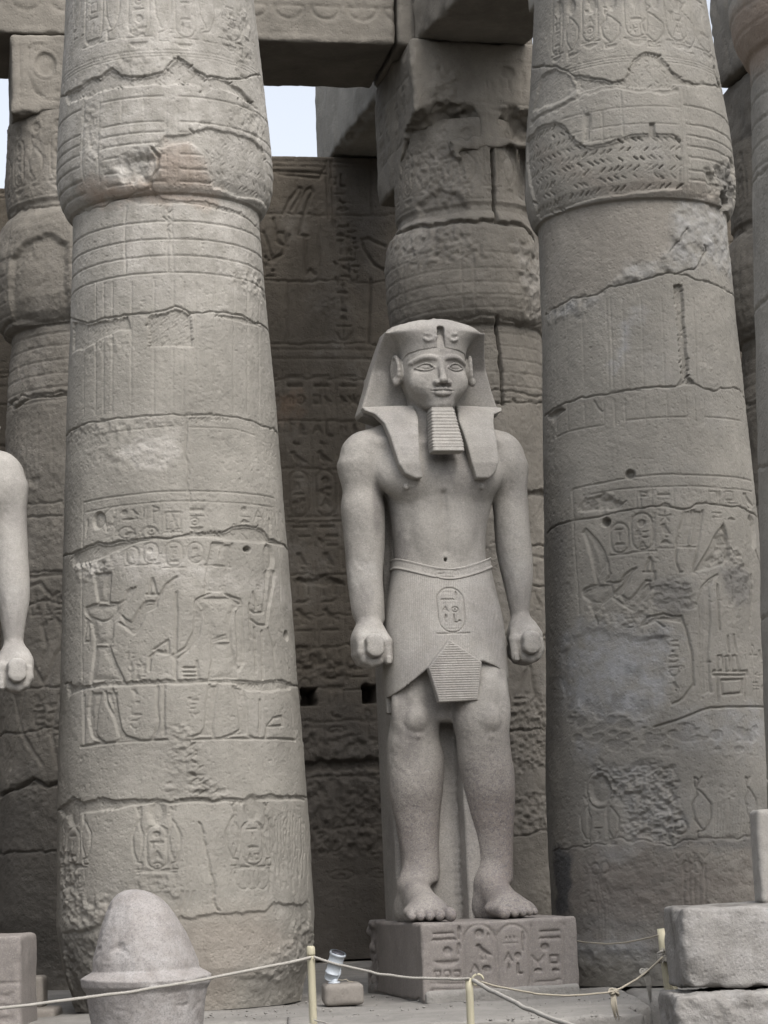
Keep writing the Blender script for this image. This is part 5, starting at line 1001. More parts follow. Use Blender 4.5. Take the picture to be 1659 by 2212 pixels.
        for k, (o, ln_, r_) in enumerate(((-.130, 1.0, .054), (-.045, .985, .041), (.028, .95, .038), (.094, .905, .036), (.152, .845, .034))):
            o = o * s_ * wdt / .19; a = P3(Ln * .68, o * .86, .075); b_ = P3(Ln * (ln_ - .055), o, .06); e_ = P3(Ln * ln_, o, .045)
            U(capsule(a, b_, r_, r_), .022, pad=.06); U(capsule(b_, e_, r_ * 1.02, r_ * .9), .012, pad=.06)
            U(rbox((e_[0] - d_[0] * -.01, e_[1] - .012, r_ + .045), (r_ * .55, .018, .010), .006), .004, 's', .05)
    foot(-.43, .02, -.425, -.78, -1, .205); foot(.20, -.18, .305, -.84, 1, .22)
    # neck and head
    U(loft([(4.2, X0, .04, .25, .22), (4.32, X0, .02, .225, .21), (4.45, X0, .0, .215, .21), (4.62, X0, .0, .22, .24), (4.8, X0, .02, .24, .26)], 2.1), .06)
    hd = [(4.44, X0, -.28, .075, .085), (4.47, X0, -.24, .125, .14), (4.52, X0, -.19, .175, .205), (4.58, X0, -.145, .222, .265), (4.66, X0, -.11, .262, .31), (4.74, X0, -.09, .290, .335), (4.82, X0, -.08, .302, .34), (4.9, X0, -.08, .305, .335), (4.98, X0, -.08, .30, .33), (5.08, X0, -.06, .29, .32), (5.16, X0, -.05, .24, .28)]
    hd = [(z_, x_, y_, a_ * .965, b_) for z_, x_, y_, a_, b_ in hd]
    U(loft(hd, 2.25, .03), .03)
    fy = -.42; H = lambda x, y, z: (X0 + x, y, z)
    _z, _b, _c, _a = [np.array(q) for q in zip(*[(h_[0], h_[4], h_[2], h_[3]) for h_ in hd])]
    def sy(x, z):
        a, b, c_ = np.interp(z, _z, _a), np.interp(z, _z, _b), np.interp(z, _z, _c); return c_ - b * np.maximum(1 - np.minimum(np.abs(x) / a, .97) ** 2.25, 0) ** (1 / 2.25)
    s15 = float(sy(.15, 4.82)); bent = lambda g: (lambda X, Y, Z: g(X, Y - (sy(X - X0, 4.82) - s15), Z))
    U(ellipsoid(H(0, -.345, 4.495), (.10, .075, .07)), .05)                                     # chin
    U(ellipsoid(H(0, -.365, 4.60), (.125, .055, .085)), .05)                                     # muzzle
    for s_ in (-1, 1):
        U(ellipsoid(H(s_ * .155, -.300, 4.69), (.105, .085, .10)), .08)                        # cheek
        g, gb = ellipsoid(H(s_ * .148, s15 - .042, 4.828), (.100, .066, .062)); U((bent(g), gb), .022, 's')      # socket
        g, gb = ellipsoid(H(s_ * .150, s15 + .043, 4.818), (.079, .052, .037)); U((bent(g), gb), .004)           # eyeball
        for up_ in (1, -1):                                                                    # lids: thin rims
            prev = None
            for q in range(11):
                t = q / 10; x = s_ * (.064 + .158 * t); z = 4.812 + up_ * (.036 if up_ > 0 else .028) * math.sin(math.pi * t ** .85) + .010 * t; y = float(sy(x, 4.82)) - .0035
                if prev: U(capsule(prev, H(x, y, z), .0080 if up_ > 0 else .0055, .0080 if up_ > 0 else .0055), .004, pad=.03)
                prev = H(x, y, z)
        prev = None
        for q in range(11):                                                                    # brow
            t = q / 10; x = s_ * (.040 + .215 * t); z = 4.893 + .030 * math.sin(math.pi * min(1, t * 1.1) * .9) - .030 * t; y = float(sy(x, 4.88)) - .001
            if prev: U(capsule(prev, H(x, y, z), .015 - .004 * t, .015 - .004 * t), .024, pad=.05)
            prev = H(x, y, z)
        U(ellipsoid(H(s_ * .048, -.436, 4.669), (.033, .043, .029)), .022)                     # nostril wing
        U(ellipsoid(H(s_ * .033, -.468, 4.647), (.017, .022, .012)), .005, 's')
    U(capsule(H(0, -.398, 4.885), H(0, -.462, 4.71), .026, .032), .028); U(ellipsoid(H(0, -.480, 4.686), (.036, .032, .030)), .018)   # nose
    U(capsule(H(0, -.438, 4.648), H(0, -.436, 4.618), .005, .008), .012, 's')
    for s_ in (-1, 1):                                                                         # lips
        U(capsule(H(s_ * .016, -.444, 4.613), H(s_ * .060, -.430, 4.610), .019, .015), .006); U(capsule(H(s_ * .060, -.430, 4.610), H(s_ * .104, -.398, 4.608), .015, .006), .006); U(capsule(H(0, -.440, 4.571), H(s_ * .050, -.430, 4.576), .024, .019), .006); U(capsule(H(s_ * .050, -.430, 4.576), H(s_ * .092, -.402, 4.592), .019, .008), .006)
        U(capsule(H(0, -.472, 4.592), H(s_ * .104, -.408, 4.603), .007, .005), .003, 's', .04)
        U(ellipsoid(H(s_ * .318, -.10, 4.84), (.050, .085, .120)), .02); prev = None           # ear
        for q in range(15):
            an = math.radians(255 - q * 23); yy = -.115 + .066 * math.cos(an) * 1.0; zz_ = 4.848 + .118 * math.sin(an) * (1 if math.sin(an) > 0 else .95); x = .345 + .20 * (yy + .115)
            if prev: U(capsule(prev, H(s_ * x, yy, zz_), .019, .019), .007, pad=.05)
            prev = H(s_ * x, yy, zz_)
        U(ellipsoid(H(s_ * .352, -.135, 4.738), (.032, .036, .042)), .015); U(ellipsoid(H(s_ * .378, -.118, 4.855), (.026, .030, .062)), .012, 's'); U(capsule(H(s_ * .342, -.10, 4.90), H(s_ * .345, -.13, 4.80), .012, .014), .008)
    def post(V):
        n = .005 * fbm3(V[:, 0] * 6, V[:, 1] * 6, V[:, 2] * 6, 3) + .0018 * vnoise3(V[:, 0] * 38, V[:, 1] * 38, V[:, 2] * 38) + .02 * np.clip(fbm3(V[:, 0] * 9 + 5, V[:, 1] * 9, V[:, 2] * 7, 3) - .42, 0, 1)
        V = V.copy(); V[:, 1] += n; V[:, 0] += n * .6; return V
    def st(V):
        z = V[:, 2]; n = fbm3(V[:, 0] * 2, V[:, 1] * 2, z * 1.2, 4)
        s3 = np.zeros((len(V), 3)); s3[:, 2] = np.clip((2.0 - z) / 1.2, 0, 1) * 1.0 * (.7 + .9 * n)
        s3[:, 0] = np.clip(.35 + n, 0, 1) * .3 + .6 * np.clip((.25 - z) / .25, 0, 1) + .4 * np.clip(1 - np.abs(z - 3.0) / .25, 0, 1) * (np.abs(V[:, 0] + .05) > .5) + .5 * np.clip(1 - np.abs(z - 2.5) / .15, 0, 1) * (np.abs(V[:, 0] + .05) > .55)
        n2 = fbm3(V[:, 0] * 5 + 3, V[:, 1] * 5, z * 2.2, 4); s3[:, 1] = np.clip(n2 * 2.6 - .3, 0, 1) * .42 + np.clip(n * 2.4 - .15, 0, 1) * .5 * (z > 2.6) * (z < 4.2) * (np.abs(V[:, 0]) < .45); return s3
    return f.mesh('body', st, post)
def stainf(k=0.):
    def g(V):
        n = fbm3(V[:, 0] * 2.2, V[:, 1] * 2.2, V[:, 2] * 1.4, 4); s3 = np.zeros((len(V), 3)); s3[:, 0] = np.clip(.3 + n, 0, 1) * .5; s3[:, 1] = np.clip(n * 2.4 - .3, 0, 1) * .38; s3[:, 2] = k * (.6 + .5 * n); return s3
    return g
def nzpost(a=.003):
    def g(V):
        n = a * fbm3(V[:, 0] * 6, V[:, 1] * 6, V[:, 2] * 6, 3); V = V.copy(); V[:, 1] += n; V[:, 0] += .6 * n; return V
    return g
def build_nemes():
    f = Field(axis([(-.80, .70, .0095)]), axis([(-.50, .42, .011)]), axis([(3.74, 5.38, .0095)]))
    U = lambda p, k=.03, mode='u', pad=.14: f.add(p[0], p[1], k, mode, pad)
    def shell(X, Y, Z):   # forehead band and cap: opens upward, flat broken top
        z = Z.ravel(); zs = np.array([4.93, 4.98, 5.03, 5.08, 5.12, 5.155, 5.185, 5.22, 5.25, 5.28, 5.31]); a = smooth_interp(z, zs, [.299, .301, .315, .350, .400, .448, .435, .39, .31, .19, .08])[None, None, :]; b = smooth_interp(z, zs, [.337, .340, .349, .358, .36, .358, .345, .32, .28, .22, .15])[None, None, :]
        e = 2.4; k = (np.abs((X - X0) / a) ** e + np.abs((Y + .07) / b) ** e + 1e-9) ** (1 / e); low = 4.955 + .030 * np.clip(1 - ((X - X0) / .3) ** 2, 0, 1) - .10 * np.clip((Y + .25) / .25, 0, 1)
        return np.maximum(np.maximum((k - 1) * a, low - Z), Z - 5.285)
    f.add(shell, (-.6, .5, -.45, .4, 4.85, 5.31), .01, 'u', .1)
    wing = [(X0 - .46, 5.165), (X0 - .505, 4.98), (X0 - .575, 4.72), (X0 - .645, 4.50), (X0 - .63, 4.47), (X0 - .40, 4.40), (X0 + .40, 4.40), (X0 + .63, 4.47), (X0 + .645, 4.50), (X0 + .575, 4.72), (X0 + .505, 4.98), (X0 + .46, 5.165)]
    U(plate(wing, lambda X, Z: .13 - .27 * np.clip((Z - 4.86) / .3, 0, 1) ** 1.5 + .10 * np.clip((4.95 - Z) / .5, 0, 1) * (1 - 1.2 * np.clip(np.abs(X - X0) - .35, 0, 1)), .13, .02), .03)
    for s_ in (-1, 1):
        lap = [(.20, 4.53), (.645, 4.53), (.63, 4.485), (.56, 4.44), (.50, 4.34), (.475, 4.22), (.455, 4.08), (.425, 3.94), (.375, 3.86), (.28, 3.815), (.215, 3.82), (.235, 4.0), (.215, 4.25), (.19, 4.4)]
        if s_ > 0: lap = [(.20, 4.53), (.645, 4.53), (.63, 4.485), (.535, 4.44), (.50, 4.34), (.49, 4.15), (.485, 3.97), (.45, 3.87), (.39, 3.815), (.27, 3.815), (.23, 3.95), (.20, 4.15), (.17, 4.35)]
        pts = [(X0 + s_ * a, b) for a, b in lap]
        yc = lambda X, Z: np.interp(Z, [3.8, 3.95, 4.1, 4.22, 4.34, 4.46, 4.53], [-.372, -.385, -.36, -.315, -.25, -.15, -.06]) + .22 * np.clip(np.abs(X - X0) - .30, 0, 1) * np.clip((Z - 3.95) / .3, 0, 1)
        U(plate(pts, yc, .055, .012), .012)
    # broken royal cobra: slot and coil remains
    U(rbox((X0 + .008, -.41, 5.085), (.033, .065, .10), .02), .005, 's')
    for s_ in (-1, 1):
        prev = None
        for q in range(10):
            an = q / 9 * 4.6; r_ = .046 - .0025 * q; p = (X0 + .01 + s_ * (.120 + r_ * math.cos(an + 1.2) * 1.3), -.412, 5.08 + r_ * math.sin(an + 1.2) * .8)
            if prev: U(capsule(prev, p, .015, .015), .006, pad=.05)
            prev = p
    def topn(X, Y, Z): return (.03 * fbm3(X * 9, Y * 9, Z * 9) + .01 * vnoise3(X * 30, Y * 30, Z * 30)) * np.clip((Z - 5.17 - .06 * (Y < -.25)) / .04, 0, 1) + .010 * vnoise3(X * 35, Y * 9, Z * 35) * np.clip(1 - np.sqrt(((X - X0) / .17) ** 2 + ((Z - 5.08) / .09) ** 2), 0, 1) * (Y < -.2)
    f.add(topn, (-.8, .7, -.5, .4, 4.98, 5.4), 1, '+', .02)
    return f.mesh('headdress', stainf(), nzpost())
def build_beard():
    f = Field(axis([(-.3, .2, .008)]), axis([(-.72, -.12, .009)]), axis([(3.98, 4.56, .0055)]))
    def fn(X, Y, Z):
        t = np.clip((4.46 - Z) / .42, 0, 1); a = .098 + .045 * t; yf = -.405 - .16 * t; yb = -.22 - .16 * t
        rib = .008 * np.abs(np.sin((Z - 4.06) * math.pi / .0315)) * (Z > 4.075) * (Z < 4.44); q = np.abs(X - X0 + .002) - a - rib; p = np.maximum(yf - rib - Y, Y - yb)
        r_ = .02; return np.maximum(np.sqrt(np.maximum(q + r_, 0) ** 2 + np.maximum(p + r_, 0) ** 2) - r_ + np.minimum(np.maximum(q + r_, p + r_), 0), np.maximum(4.035 - Z, Z - 4.458))
    f.add(fn, (-.3, .2, -.7, -.15, 4.0, 4.53), .01, 'u', .2); p = rbox((X0, -.24, 4.32), (.06, .16, .10), .02); f.add(p[0], p[1], .03)
    return f.mesh('false_beard', stainf(), nzpost(.002))
def kiltcut():
    return [SP(*q, -.36) for q in ((800, 1520), (848, 1505), (872, 1488), (900, 1464), (920, 1447), (935, 1440), (1040, 1430), (1070, 1441), (1097, 1460), (1140, 1490))]
def build_kilt():
    f = Field(axis([(-.70, -.22, .0095), (-.22, .12, .0058), (.12, .66, .0095)]), axis([(-.62, .5, .011)]), axis([(1.72, 2.38, .0095), (2.38, 2.9, .006), (2.9, 3.18, .0095)]))
    K = [(1.7, -.045, -.03, .535, .40), (1.95, -.045, -.03, .545, .40), (2.2, -.045, -.03, .552, .395), (2.45, -.04, -.02, .540, .38), (2.66, -.035, 0, .520, .36), (2.85, -.035, .01, .483, .335), (3.0, -.03, .02, .455, .315), (3.15, -.03, .02, .435, .30)]
    fn, bb = loft(K, 2.5, .01); cut = kiltcut(); cx_ = [p[0] for p in cut]; cz = [p[1] for p in cut]
    cvk = Canvas(-.3, .3, 2.2, 3.1, .005, 61); cvk.m = lambda a, b: SP(a, b, -.36)
    a = cvk.m(948, 1368); b = cvk.m(1001, 1268); cartouche(cvk, a[0], a[1], b[0], b[1], .018, inner=False, lw=.008)
    for nm, x0, y0, x1, y1 in (('bar', .18, .86, .62, .93), ('bar', .18, .78, .62, .83), ('water', .15, .70, .65, .77), ('bar', .15, .62, .7, .67), ('reed', .66, .70, .82, .93), ('hoe', .15, .44, .42, .58), ('ringsun', .50, .44, .80, .58), ('reed', .18, .22, .38, .42), ('leg', .52, .20, .72, .42), ('bread', .70, .22, .86, .30), ('bar', .15, .13, .85, .17), ('bar', .2, .07, .8, .11)):
        glyph(cvk, nm, a[0] + (b[0] - a[0]) * x0, a[1] + (b[1] - a[1]) * y0, (b[0] - a[0]) * (x1 - x0), (b[1] - a[1]) * (y1 - y0), .02, False); cvk.H = cvk.G
    cap_ = capsule((.13, -.10, 2.80), (.152, -.232, 1.80), .19, .298)[0]
    def k2(X, Y, Z):
        d = fn(X, Y, Z); zc = np.interp(X, cx_, cz); front = np.clip((-.02 - Y) / .1, 0, 1)
        g = cap_(X, Y, Z); h = np.clip(.5 + .5 * (d - g) / .08, 0, 1); d = d * (1 - h) + g * h - .08 * h * (1 - h)
        d = np.maximum(d, np.where(front > 0, (zc - Z) * .8, (1.80 - Z)))
        top = 2.98 + .13 * np.clip(np.abs(X + .03) / .45, 0, 1) ** 1.6 + .0 * Y; d = np.maximum(d, Z - top)
        return d + np.where(Y < -.2, -cvk.sample(X + 0 * Y + 0 * Z, Z + 0 * X + 0 * Y), 0)
    f.add(k2, (-.7, .65, -.6, .5, 1.75, 3.15), .01, 'u', .2)
    return f.mesh('kilt', stainf(), nzpost(.002))
def build_apron():
    pts = [SP(*q, -.46) for q in ((970, 1381), (1040, 1430), (1031, 1513), (947, 1518), (924, 1443))]
    pts = pts[::-1]; f = Field(axis([(-.34, .28, .008)]), axis([(-.56, -.30, .008)]), axis([(1.80, 2.46, .0051)])); p = plate(pts, lambda X, Z: -.450 + .02 * np.clip((Z - 2.1) / .3, 0, 1) + .10 * (X + .05) ** 2, .045, .012)
    f.add(p[0], p[1], .01, 'u', .2); f.add(lambda X, Y, Z: .0035 * np.sin(Z * 2 * math.pi / .0205) * (Y < -.455) * np.where(poly2(pts, X, Z) < -.012, 1, 0), (-.4, .3, -.6, -.3, 1.8, 2.5), 1, '+', .1)
    return f.mesh('apron', stainf(), nzpost(.002))
def build_belt():
    f = Field(axis([(-.62, .56, .0095)]), axis([(-.42, .42, .0095)]), axis([(2.84, 3.26, .008)]))
    K = [(2.8, -.035, .01, .492, .345), (3.0, -.03, .02, .462, .322), (3.2, -.03, .02, .438, .302)]; fn, bb = loft(K, 2.45, .01)
    cvb = Canvas(-.25, .2, 2.85, 3.2, .008, 62)
    for k, nm in enumerate(('snake', 'board', 'ringsun')): glyph(cvb, nm, X0 - .09 + k * .068, 2.965, .055, .05, .012)
    cvb.line([(X0 - .105, 3.02), (X0 - .115, 2.99), (X0 - .105, 2.955), (X0 + .105, 2.955), (X0 + .115, 2.99), (X0 + .105, 3.02)], .008, .01, 0, True); cvb.H = cvb.G
    def fb(X, Y, Z):
        k = .13 * np.clip(np.abs(X + .03) / .45, 0, 1) ** 1.6; hi = 3.035 + k; lo = 2.935 + k; d = fn(X, Y, Z); d = np.maximum(d, np.maximum(lo - Z, Z - hi))
        lip = np.exp(-((Z - hi + .008) / .008) ** 2) + np.exp(-((Z - lo - .008) / .008) ** 2); return d - .008 * lip + np.where(Y < -.2, -cvb.sample(X + 0 * Y + 0 * Z, Z + 0 * X + 0 * Y), 0)
    f.add(fb, (-.6, .55, -.4, .4, 2.85, 3.2), .01, 'u', .2); return f.mesh('belt', stainf(), nzpost(.002))
def build_pillar():
    f = Field(axis([(-.60, .50, .016)]), axis([(-.26, .82, .016)]), axis([(-.02, 5.0, .02)])); p = rbox((-.04, .52, 2.45), (.462, .26, 2.5), .02); f.add(p[0], p[1], .01, 'u', .3)
    p = rbox((.12, .12, 1.05), (.10, .34, 1.15), .03); f.add(p[0], p[1], .03); p = rbox((-.12, .25, 1.0), (.34, .22, 1.1), .02); f.add(p[0], p[1], .03); p = rbox((-.035, .33, 3.2), (.40, .12, .9), .03); f.add(p[0], p[1], .03)
    cvp = Canvas(-.3, .5, 0, 2.2, .012, 63); text_col(cvp, -.16, .1, 2.0, .16, .012); cvp.H = cvp.G
    f.add(lambda X, Y, Z: np.where((X < .06) & (X > -.05), -cvp.sample(Y - .1 + 0 * X + 0 * Z, Z + 0 * X + 0 * Y), 0), (-.6, .5, -.26, .8, 0, 2.2), 1, '+', .1)
    return f.mesh('back_pillar', stainf(.25), nzpost(.004))
GR_KILT = ribbed(GRAN, 'granite_pleats', (1, -.7, 0), 2 * math.pi / .021, .2)
st0 = empty('colossal_statue', tuple(SO), SA)
tag(st0, 'complete standing granite colossus in a headcloth and pleated kilt, fists clenched, on an inscribed base', 'statue', 'standing royal colossi')
parts = {}
for nm, fn, mt in (('body', build_body, GRAN), ('headdress', build_nemes, GRAN), ('false_beard', build_beard, GRAN), ('kilt', build_kilt, GR_KILT), ('apron', build_apron, GRAN), ('belt', build_belt, GRAN), ('back_pillar', build_pillar, GRAN)):
    parts[nm] = link(nm, fn(), st0, mt)
# inscribed base
cb = Canvas(-.7, .7, -.35, .32, .0085, 71); ZB = Q(702, 1566, .3581)
def bm(pts):
    out = []
    for a, b in ZB(pts):
        d = ray(a, b); t = ((SO - CAM) @ sey - .97) / (d @ sey); w_ = CAM + d * t - SO; out.append((float(w_ @ sex) - .075, float(w_[2]) + .32))
    return out
def bg_(nm, x0, y0, x1, y1, d=.028, fit=False): a, b = bm([(x0, y1), (x1, y0)]); glyph(cb, nm, a[0], a[1], b[0] - a[0], b[1] - a[1], d, fit)
for a in (('bar', 648, 1220, 780, 1295, .02, False), ('water', 645, 1280, 790, 1310), ('reed', 790, 1205, 830, 1300), ('sun', 705, 1328, 772, 1395), ('reed', 785, 1310, 830, 1395), ('basket', 645, 1405, 825, 1465, .02, False), ('house', 660, 1480, 700, 1525), ('house', 718, 1480, 760, 1525), ('house', 778, 1480, 820, 1525),
          ('sun', 897, 1222, 968, 1290), ('bird', 900, 1310, 1010, 1420), ('reed', 975, 1250, 1000, 1300), ('sun', 940, 1440, 1010, 1500), ('hoe', 880, 1440, 930, 1500), ('bar', 1070, 1245, 1170, 1262), ('strokes', 1080, 1268, 1160, 1300), ('bar', 1070, 1305, 1170, 1325), ('bar', 1075, 1340, 1150, 1358), ('sun', 1140, 1362, 1190, 1418), ('reed', 1175, 1235, 1215, 1370), ('hoe', 1085, 1370, 1130, 1430), ('reed', 1095, 1430, 1125, 1520), ('leg', 1150, 1430, 1200, 1510),
          ('bar', 1292, 1205, 1420, 1280, .02, False), ('water', 1292, 1270, 1422, 1300), ('sun', 1295, 1308, 1360, 1368), ('horns', 1255, 1385, 1320, 1450), ('stool', 1350, 1385, 1420, 1442), ('bread', 1255, 1460, 1320, 1492), ('bread', 1365, 1460, 1420, 1492), ('snake', 1270, 1525, 1420, 1560, .02), ('stool', 1250, 1585, 1320, 1620)): bg_(*a)
for x0, x1 in ((852, 1025), (1050, 1225)): a, b = bm([(x0, 1640 if x0 > 900 else 1650), (x1, 1198)]); cartouche(cb, a[0], a[1], b[0], b[1], .016, inner=False, lw=.014, bar=False)
for q in ([(640, 1560), (840, 1560)], [(640, 1595), (825, 1598), (825, 1625), (660, 1625), (645, 1600)], [(1240, 1600), (1430, 1600)], [(1440, 1200), (1440, 1620)], [(1248, 1200), (1245, 1620)], [(640, 1600), (640, 1640), (1440, 1640)]): cb.line(bm(q), .010, .014, .003)
cb.pits(60, .005, .012, .006); cb.finish(.006, .0025, .1)
bs = block('base', (0, 0, 0), (.672, 1.10, .32), 0, .0105, .009, .02, GRANP, None, cb, None, (((-.35, -1.12, -.40), (.5, .12, .085)), ((.4, -1.12, -.38), (.3, .10, .06)), ((-.66, -.8, -.4), (.1, .4, .1)), ((-.74, .9, .1), (.12, .35, .6))), .3, None, .018)
bs.parent = st0; bs.location = (.075, .13, -.322)
sk = block('plinth', (0, 0, 0), (.66, 1.14, .075), 0, .02, .012, .02, DUST, None, edge=.02); sk.parent = st0; sk.location = (.075, .13, -.625)

# second colossus, cut by the left edge of the photo: its left arm and fist show
st1 = empty('colossal_statue', (0, 0, 0), SA)
tag(st1, 'paler colossus at the left edge of the picture, only one arm and clenched fist showing', 'statue', 'standing royal colossi')
for nm, o in parts.items():
    q = o.copy(); q.material_slots[0].link = 'OBJECT'; q.material_slots[0].material = GRANL; q.parent = st1; S.collection.objects.link(q)
sh = atY(30, 1440, 19.6); st1.location = (sh[0] - .70, 19.75, sh[2] - 2.40)
b1 = block('base', (0, 0, 0), (.60, .8, .30), 0, .014, .015, .05, GRANP, None, None, None, (), .3, None, .02); b1.parent = st1; b1.location = (-.25, -.02, -.30)
# ------------------------------------------------------------ ground, paving
def sheet(name, x0, x1, y0, y1, z, res, amp, mat, kind='structure', zf=None):
    xs = np.arange(x0, x1 + res, res); ys = np.arange(y0, y1 + res, res); X, Y = np.meshgrid(xs, ys); Z = np.full_like(X, z) + amp * fbm3(X * 1.7, Y * 1.7, X * 0 + 3, 4)
    if zf is not None: Z = Z + zf(X, Y)
    o = link(name, mesh_np(name, np.stack([X, Y, Z], -1).reshape(-1, 3), gridfaces(len(ys), len(xs))), None, mat); o['kind'] = kind; return o
SANDG = stone('sandy_ground', (.095, .087, .075), var=.12, bump=.6, scale=2)
sheet('ground', -300, 300, -250, 600, -.5, 10., .0, SANDG)
PAVE = stone('paving', (.31, .285, .255), var=.14, bump=.7, scale=2)
g = block('platform', (0, 0, 0), (6.2, 5.2, .32), 0, .05, .03, .04, DUST, edge=.04, cell=.6); g.location = (-4.3, 23.3, FLOOR - .33); g['kind'] = 'structure'
g = block('platform', (0, 0, 0), (6.2, 5.3, .32), 0, .05, .035, .05, DUST, edge=.05, cell=.5); g.location = (8.1, 25.0, FLOOR - .335); g['kind'] = 'structure'
sheet('paving_slabs', -11, 14.3, 28.2, 36, FLOOR - .03, .3, .01, PAVE)
def slab(c, h, rz, label, mat=DUST, res=.02, edge=.03, amp=.015, name='stone_slab'):
    o = block(name, c, h, rz, res, amp, .02, mat, edge=edge); tag(o, label, 'slab'); return o
P = lambda x, y, z: atZ(x, y, z)
e0 = P(1384, 2190, FLOOR); slab((e0[0] - 1.28, e0[1] + .75, FLOOR - .295), (1.28, .78, .30), math.radians(3), 'long dusty kerb slab in front of the statue base, its right corner squared', edge=.035)
e0 = P(700, 2185, FLOOR); slab((e0[0] - .95, e0[1] + .35, FLOOR - .31), (1.0, .5, .28), math.radians(8), 'worn dusty slab at the foot of the left front column', edge=.05, amp=.03)
e0 = P(760, 2190, FLOOR - .05); slab((e0[0] + .2, e0[1] + .4, FLOOR - .34), (.35, .32, .26), math.radians(6), 'low broken slab below the floodlight block', edge=.05, amp=.04)
for k, (px, py) in enumerate(((1395, 2192), (1415, 2172), (1432, 2160))):
    e0 = P(px, py, -.12); tag(block('rubble_stone', (e0[0], e0[1] + .15, -.1), (.13 - .02 * k, .12, .10), .4 * k, .015, .03, .03, SANDG, edge=.04), ('rough stone at the right end of the kerb slab, nearest of the rubble', 'middle rough stone of the rubble beside the cream post', 'small rough stone against the pale block, rear of the rubble')[k], 'stone', 'rubble stones')

# ------------------------------------------------------------ broken granite crown
def lathe(name, prof, n, mat, parent, noise=.01, seed=0, stain=None, lean=0.):
    P_ = np.array(prof); s_ = np.concatenate([[0], np.cumsum(np.hypot(*np.diff(P_, axis=0).T))]); m = int(s_[-1] / .009); q = np.linspace(0, s_[-1], m)
    r = np.interp(q, s_, P_[:, 0]); z = np.interp(q, s_, P_[:, 1]); th = np.linspace(0, 2 * math.pi, n, endpoint=False); T, Rr = np.meshgrid(th, r); _, Z = np.meshgrid(th, z)
    nz = noise * fbm3(np.cos(T) * 2 + seed, np.sin(T) * 2, Z * 2.5, 4); Rr = np.maximum(Rr + nz * np.minimum(1, Rr / .05), .0005)
    V = np.stack([Rr * np.cos(T) + lean * Z, Rr * np.sin(T), Z], -1).reshape(-1, 3)
    return link(name, mesh_np(name, V, gridfaces(m, n, True)[:, ::-1] if False else gridfaces(m, n, True), stain(V) if stain else None), parent, mat)
CY = 17.6
def cz_(y, x=312): return atY(x, y, CY)[2]
def cr_(x0, x1, y): a, b = atY(x0, y, CY), atY(x1, y, CY); return (b[0] - a[0]) / 2 * 1.002, (a[2] + b[2]) / 2, (a[0] + b[0]) / 2
rows = [(2212, 196, 436), (2180, 190, 438), (2130, 184, 441)]
prof = []
for y, a, b in ((2560, 222, 412), (2300, 204, 428), (2212, 196, 434), (2175, 190, 437), (2140, 184, 441)): r, z, x = cr_(a, b, y); prof.append((r, z))
for y, a, b in ((2126, 176, 450), (2112, 175, 452), (2104, 186, 443), (2094, 199, 425), (2075, 202, 424), (2040, 212, 414), (2000, 224, 400), (1970, 234, 386), (1945, 244, 368), (1928, 252, 345), (1918, 262, 322), (1914, 275, 305)): r, z, x = cr_(a, b, y); prof.append((r, z))
cxm = cr_(200, 430, 2090)[2]; zb = prof[0][1]; prof = [(r, z - zb) for r, z in prof] + [(.0005, prof[-1][1] - zb + .004)]
def topcut(V): return None
crn = lathe('broken_crown', prof, 220, GRANC, None, .016, 3, lambda V: np.stack([.55 + .4 * fbm3(V[:, 0] * 3, V[:, 1] * 3, V[:, 2] * 3), np.clip(-V[:, 0] * 1.2 - .1, 0, .0), np.full(len(V), .05)], 1))
v = np.zeros(len(crn.data.vertices) * 3, np.float32); crn.data.vertices.foreach_get('co', v); v = v.reshape(-1, 3)
zt = v[:, 2].max(); v[:, 2] -= .06 * np.clip((v[:, 2] - zt + .35) / .35, 0, 1) * np.clip(.5 + v[:, 0] * 2.2, 0, 1.3); v[:, 0] -= .05 * np.clip((v[:, 2] - zt + .6) / .6, 0, 1)
rr_ = np.hypot(v[:, 0], v[:, 1]); zf_ = cr_(175, 452, 2112)[1] - zb; fl_ = np.clip(1 - np.abs(v[:, 2] - zf_) / .05, 0, 1); ang = np.arctan2(v[:, 1], v[:, 0])
bite = np.clip(fbm3(np.cos(ang) * 4 + 2, np.sin(ang) * 4, v[:, 2] * 3, 4) * 1.8 - .25, 0, 1) * .045 * fl_ + np.clip(fbm3(v[:, 0] * 7, v[:, 1] * 7, v[:, 2] * 7, 4) - .38, 0, 1) * .06 + .0025 * vnoise3(v[:, 0] * 45, v[:, 1] * 45, v[:, 2] * 45)
v[:, :2] *= (1 - bite / np.maximum(rr_, .02))[:, None]; v[:, 2] += .012 * np.sin(ang * 2 + 1) * fl_
crn.data.vertices.foreach_set('co', v.ravel()); crn.data.update(); crn.location = (cxm + .0, CY, zb)
tag(crn, 'egg shaped broken granite crown with a flanged rim standing before the left column', 'statue fragment')

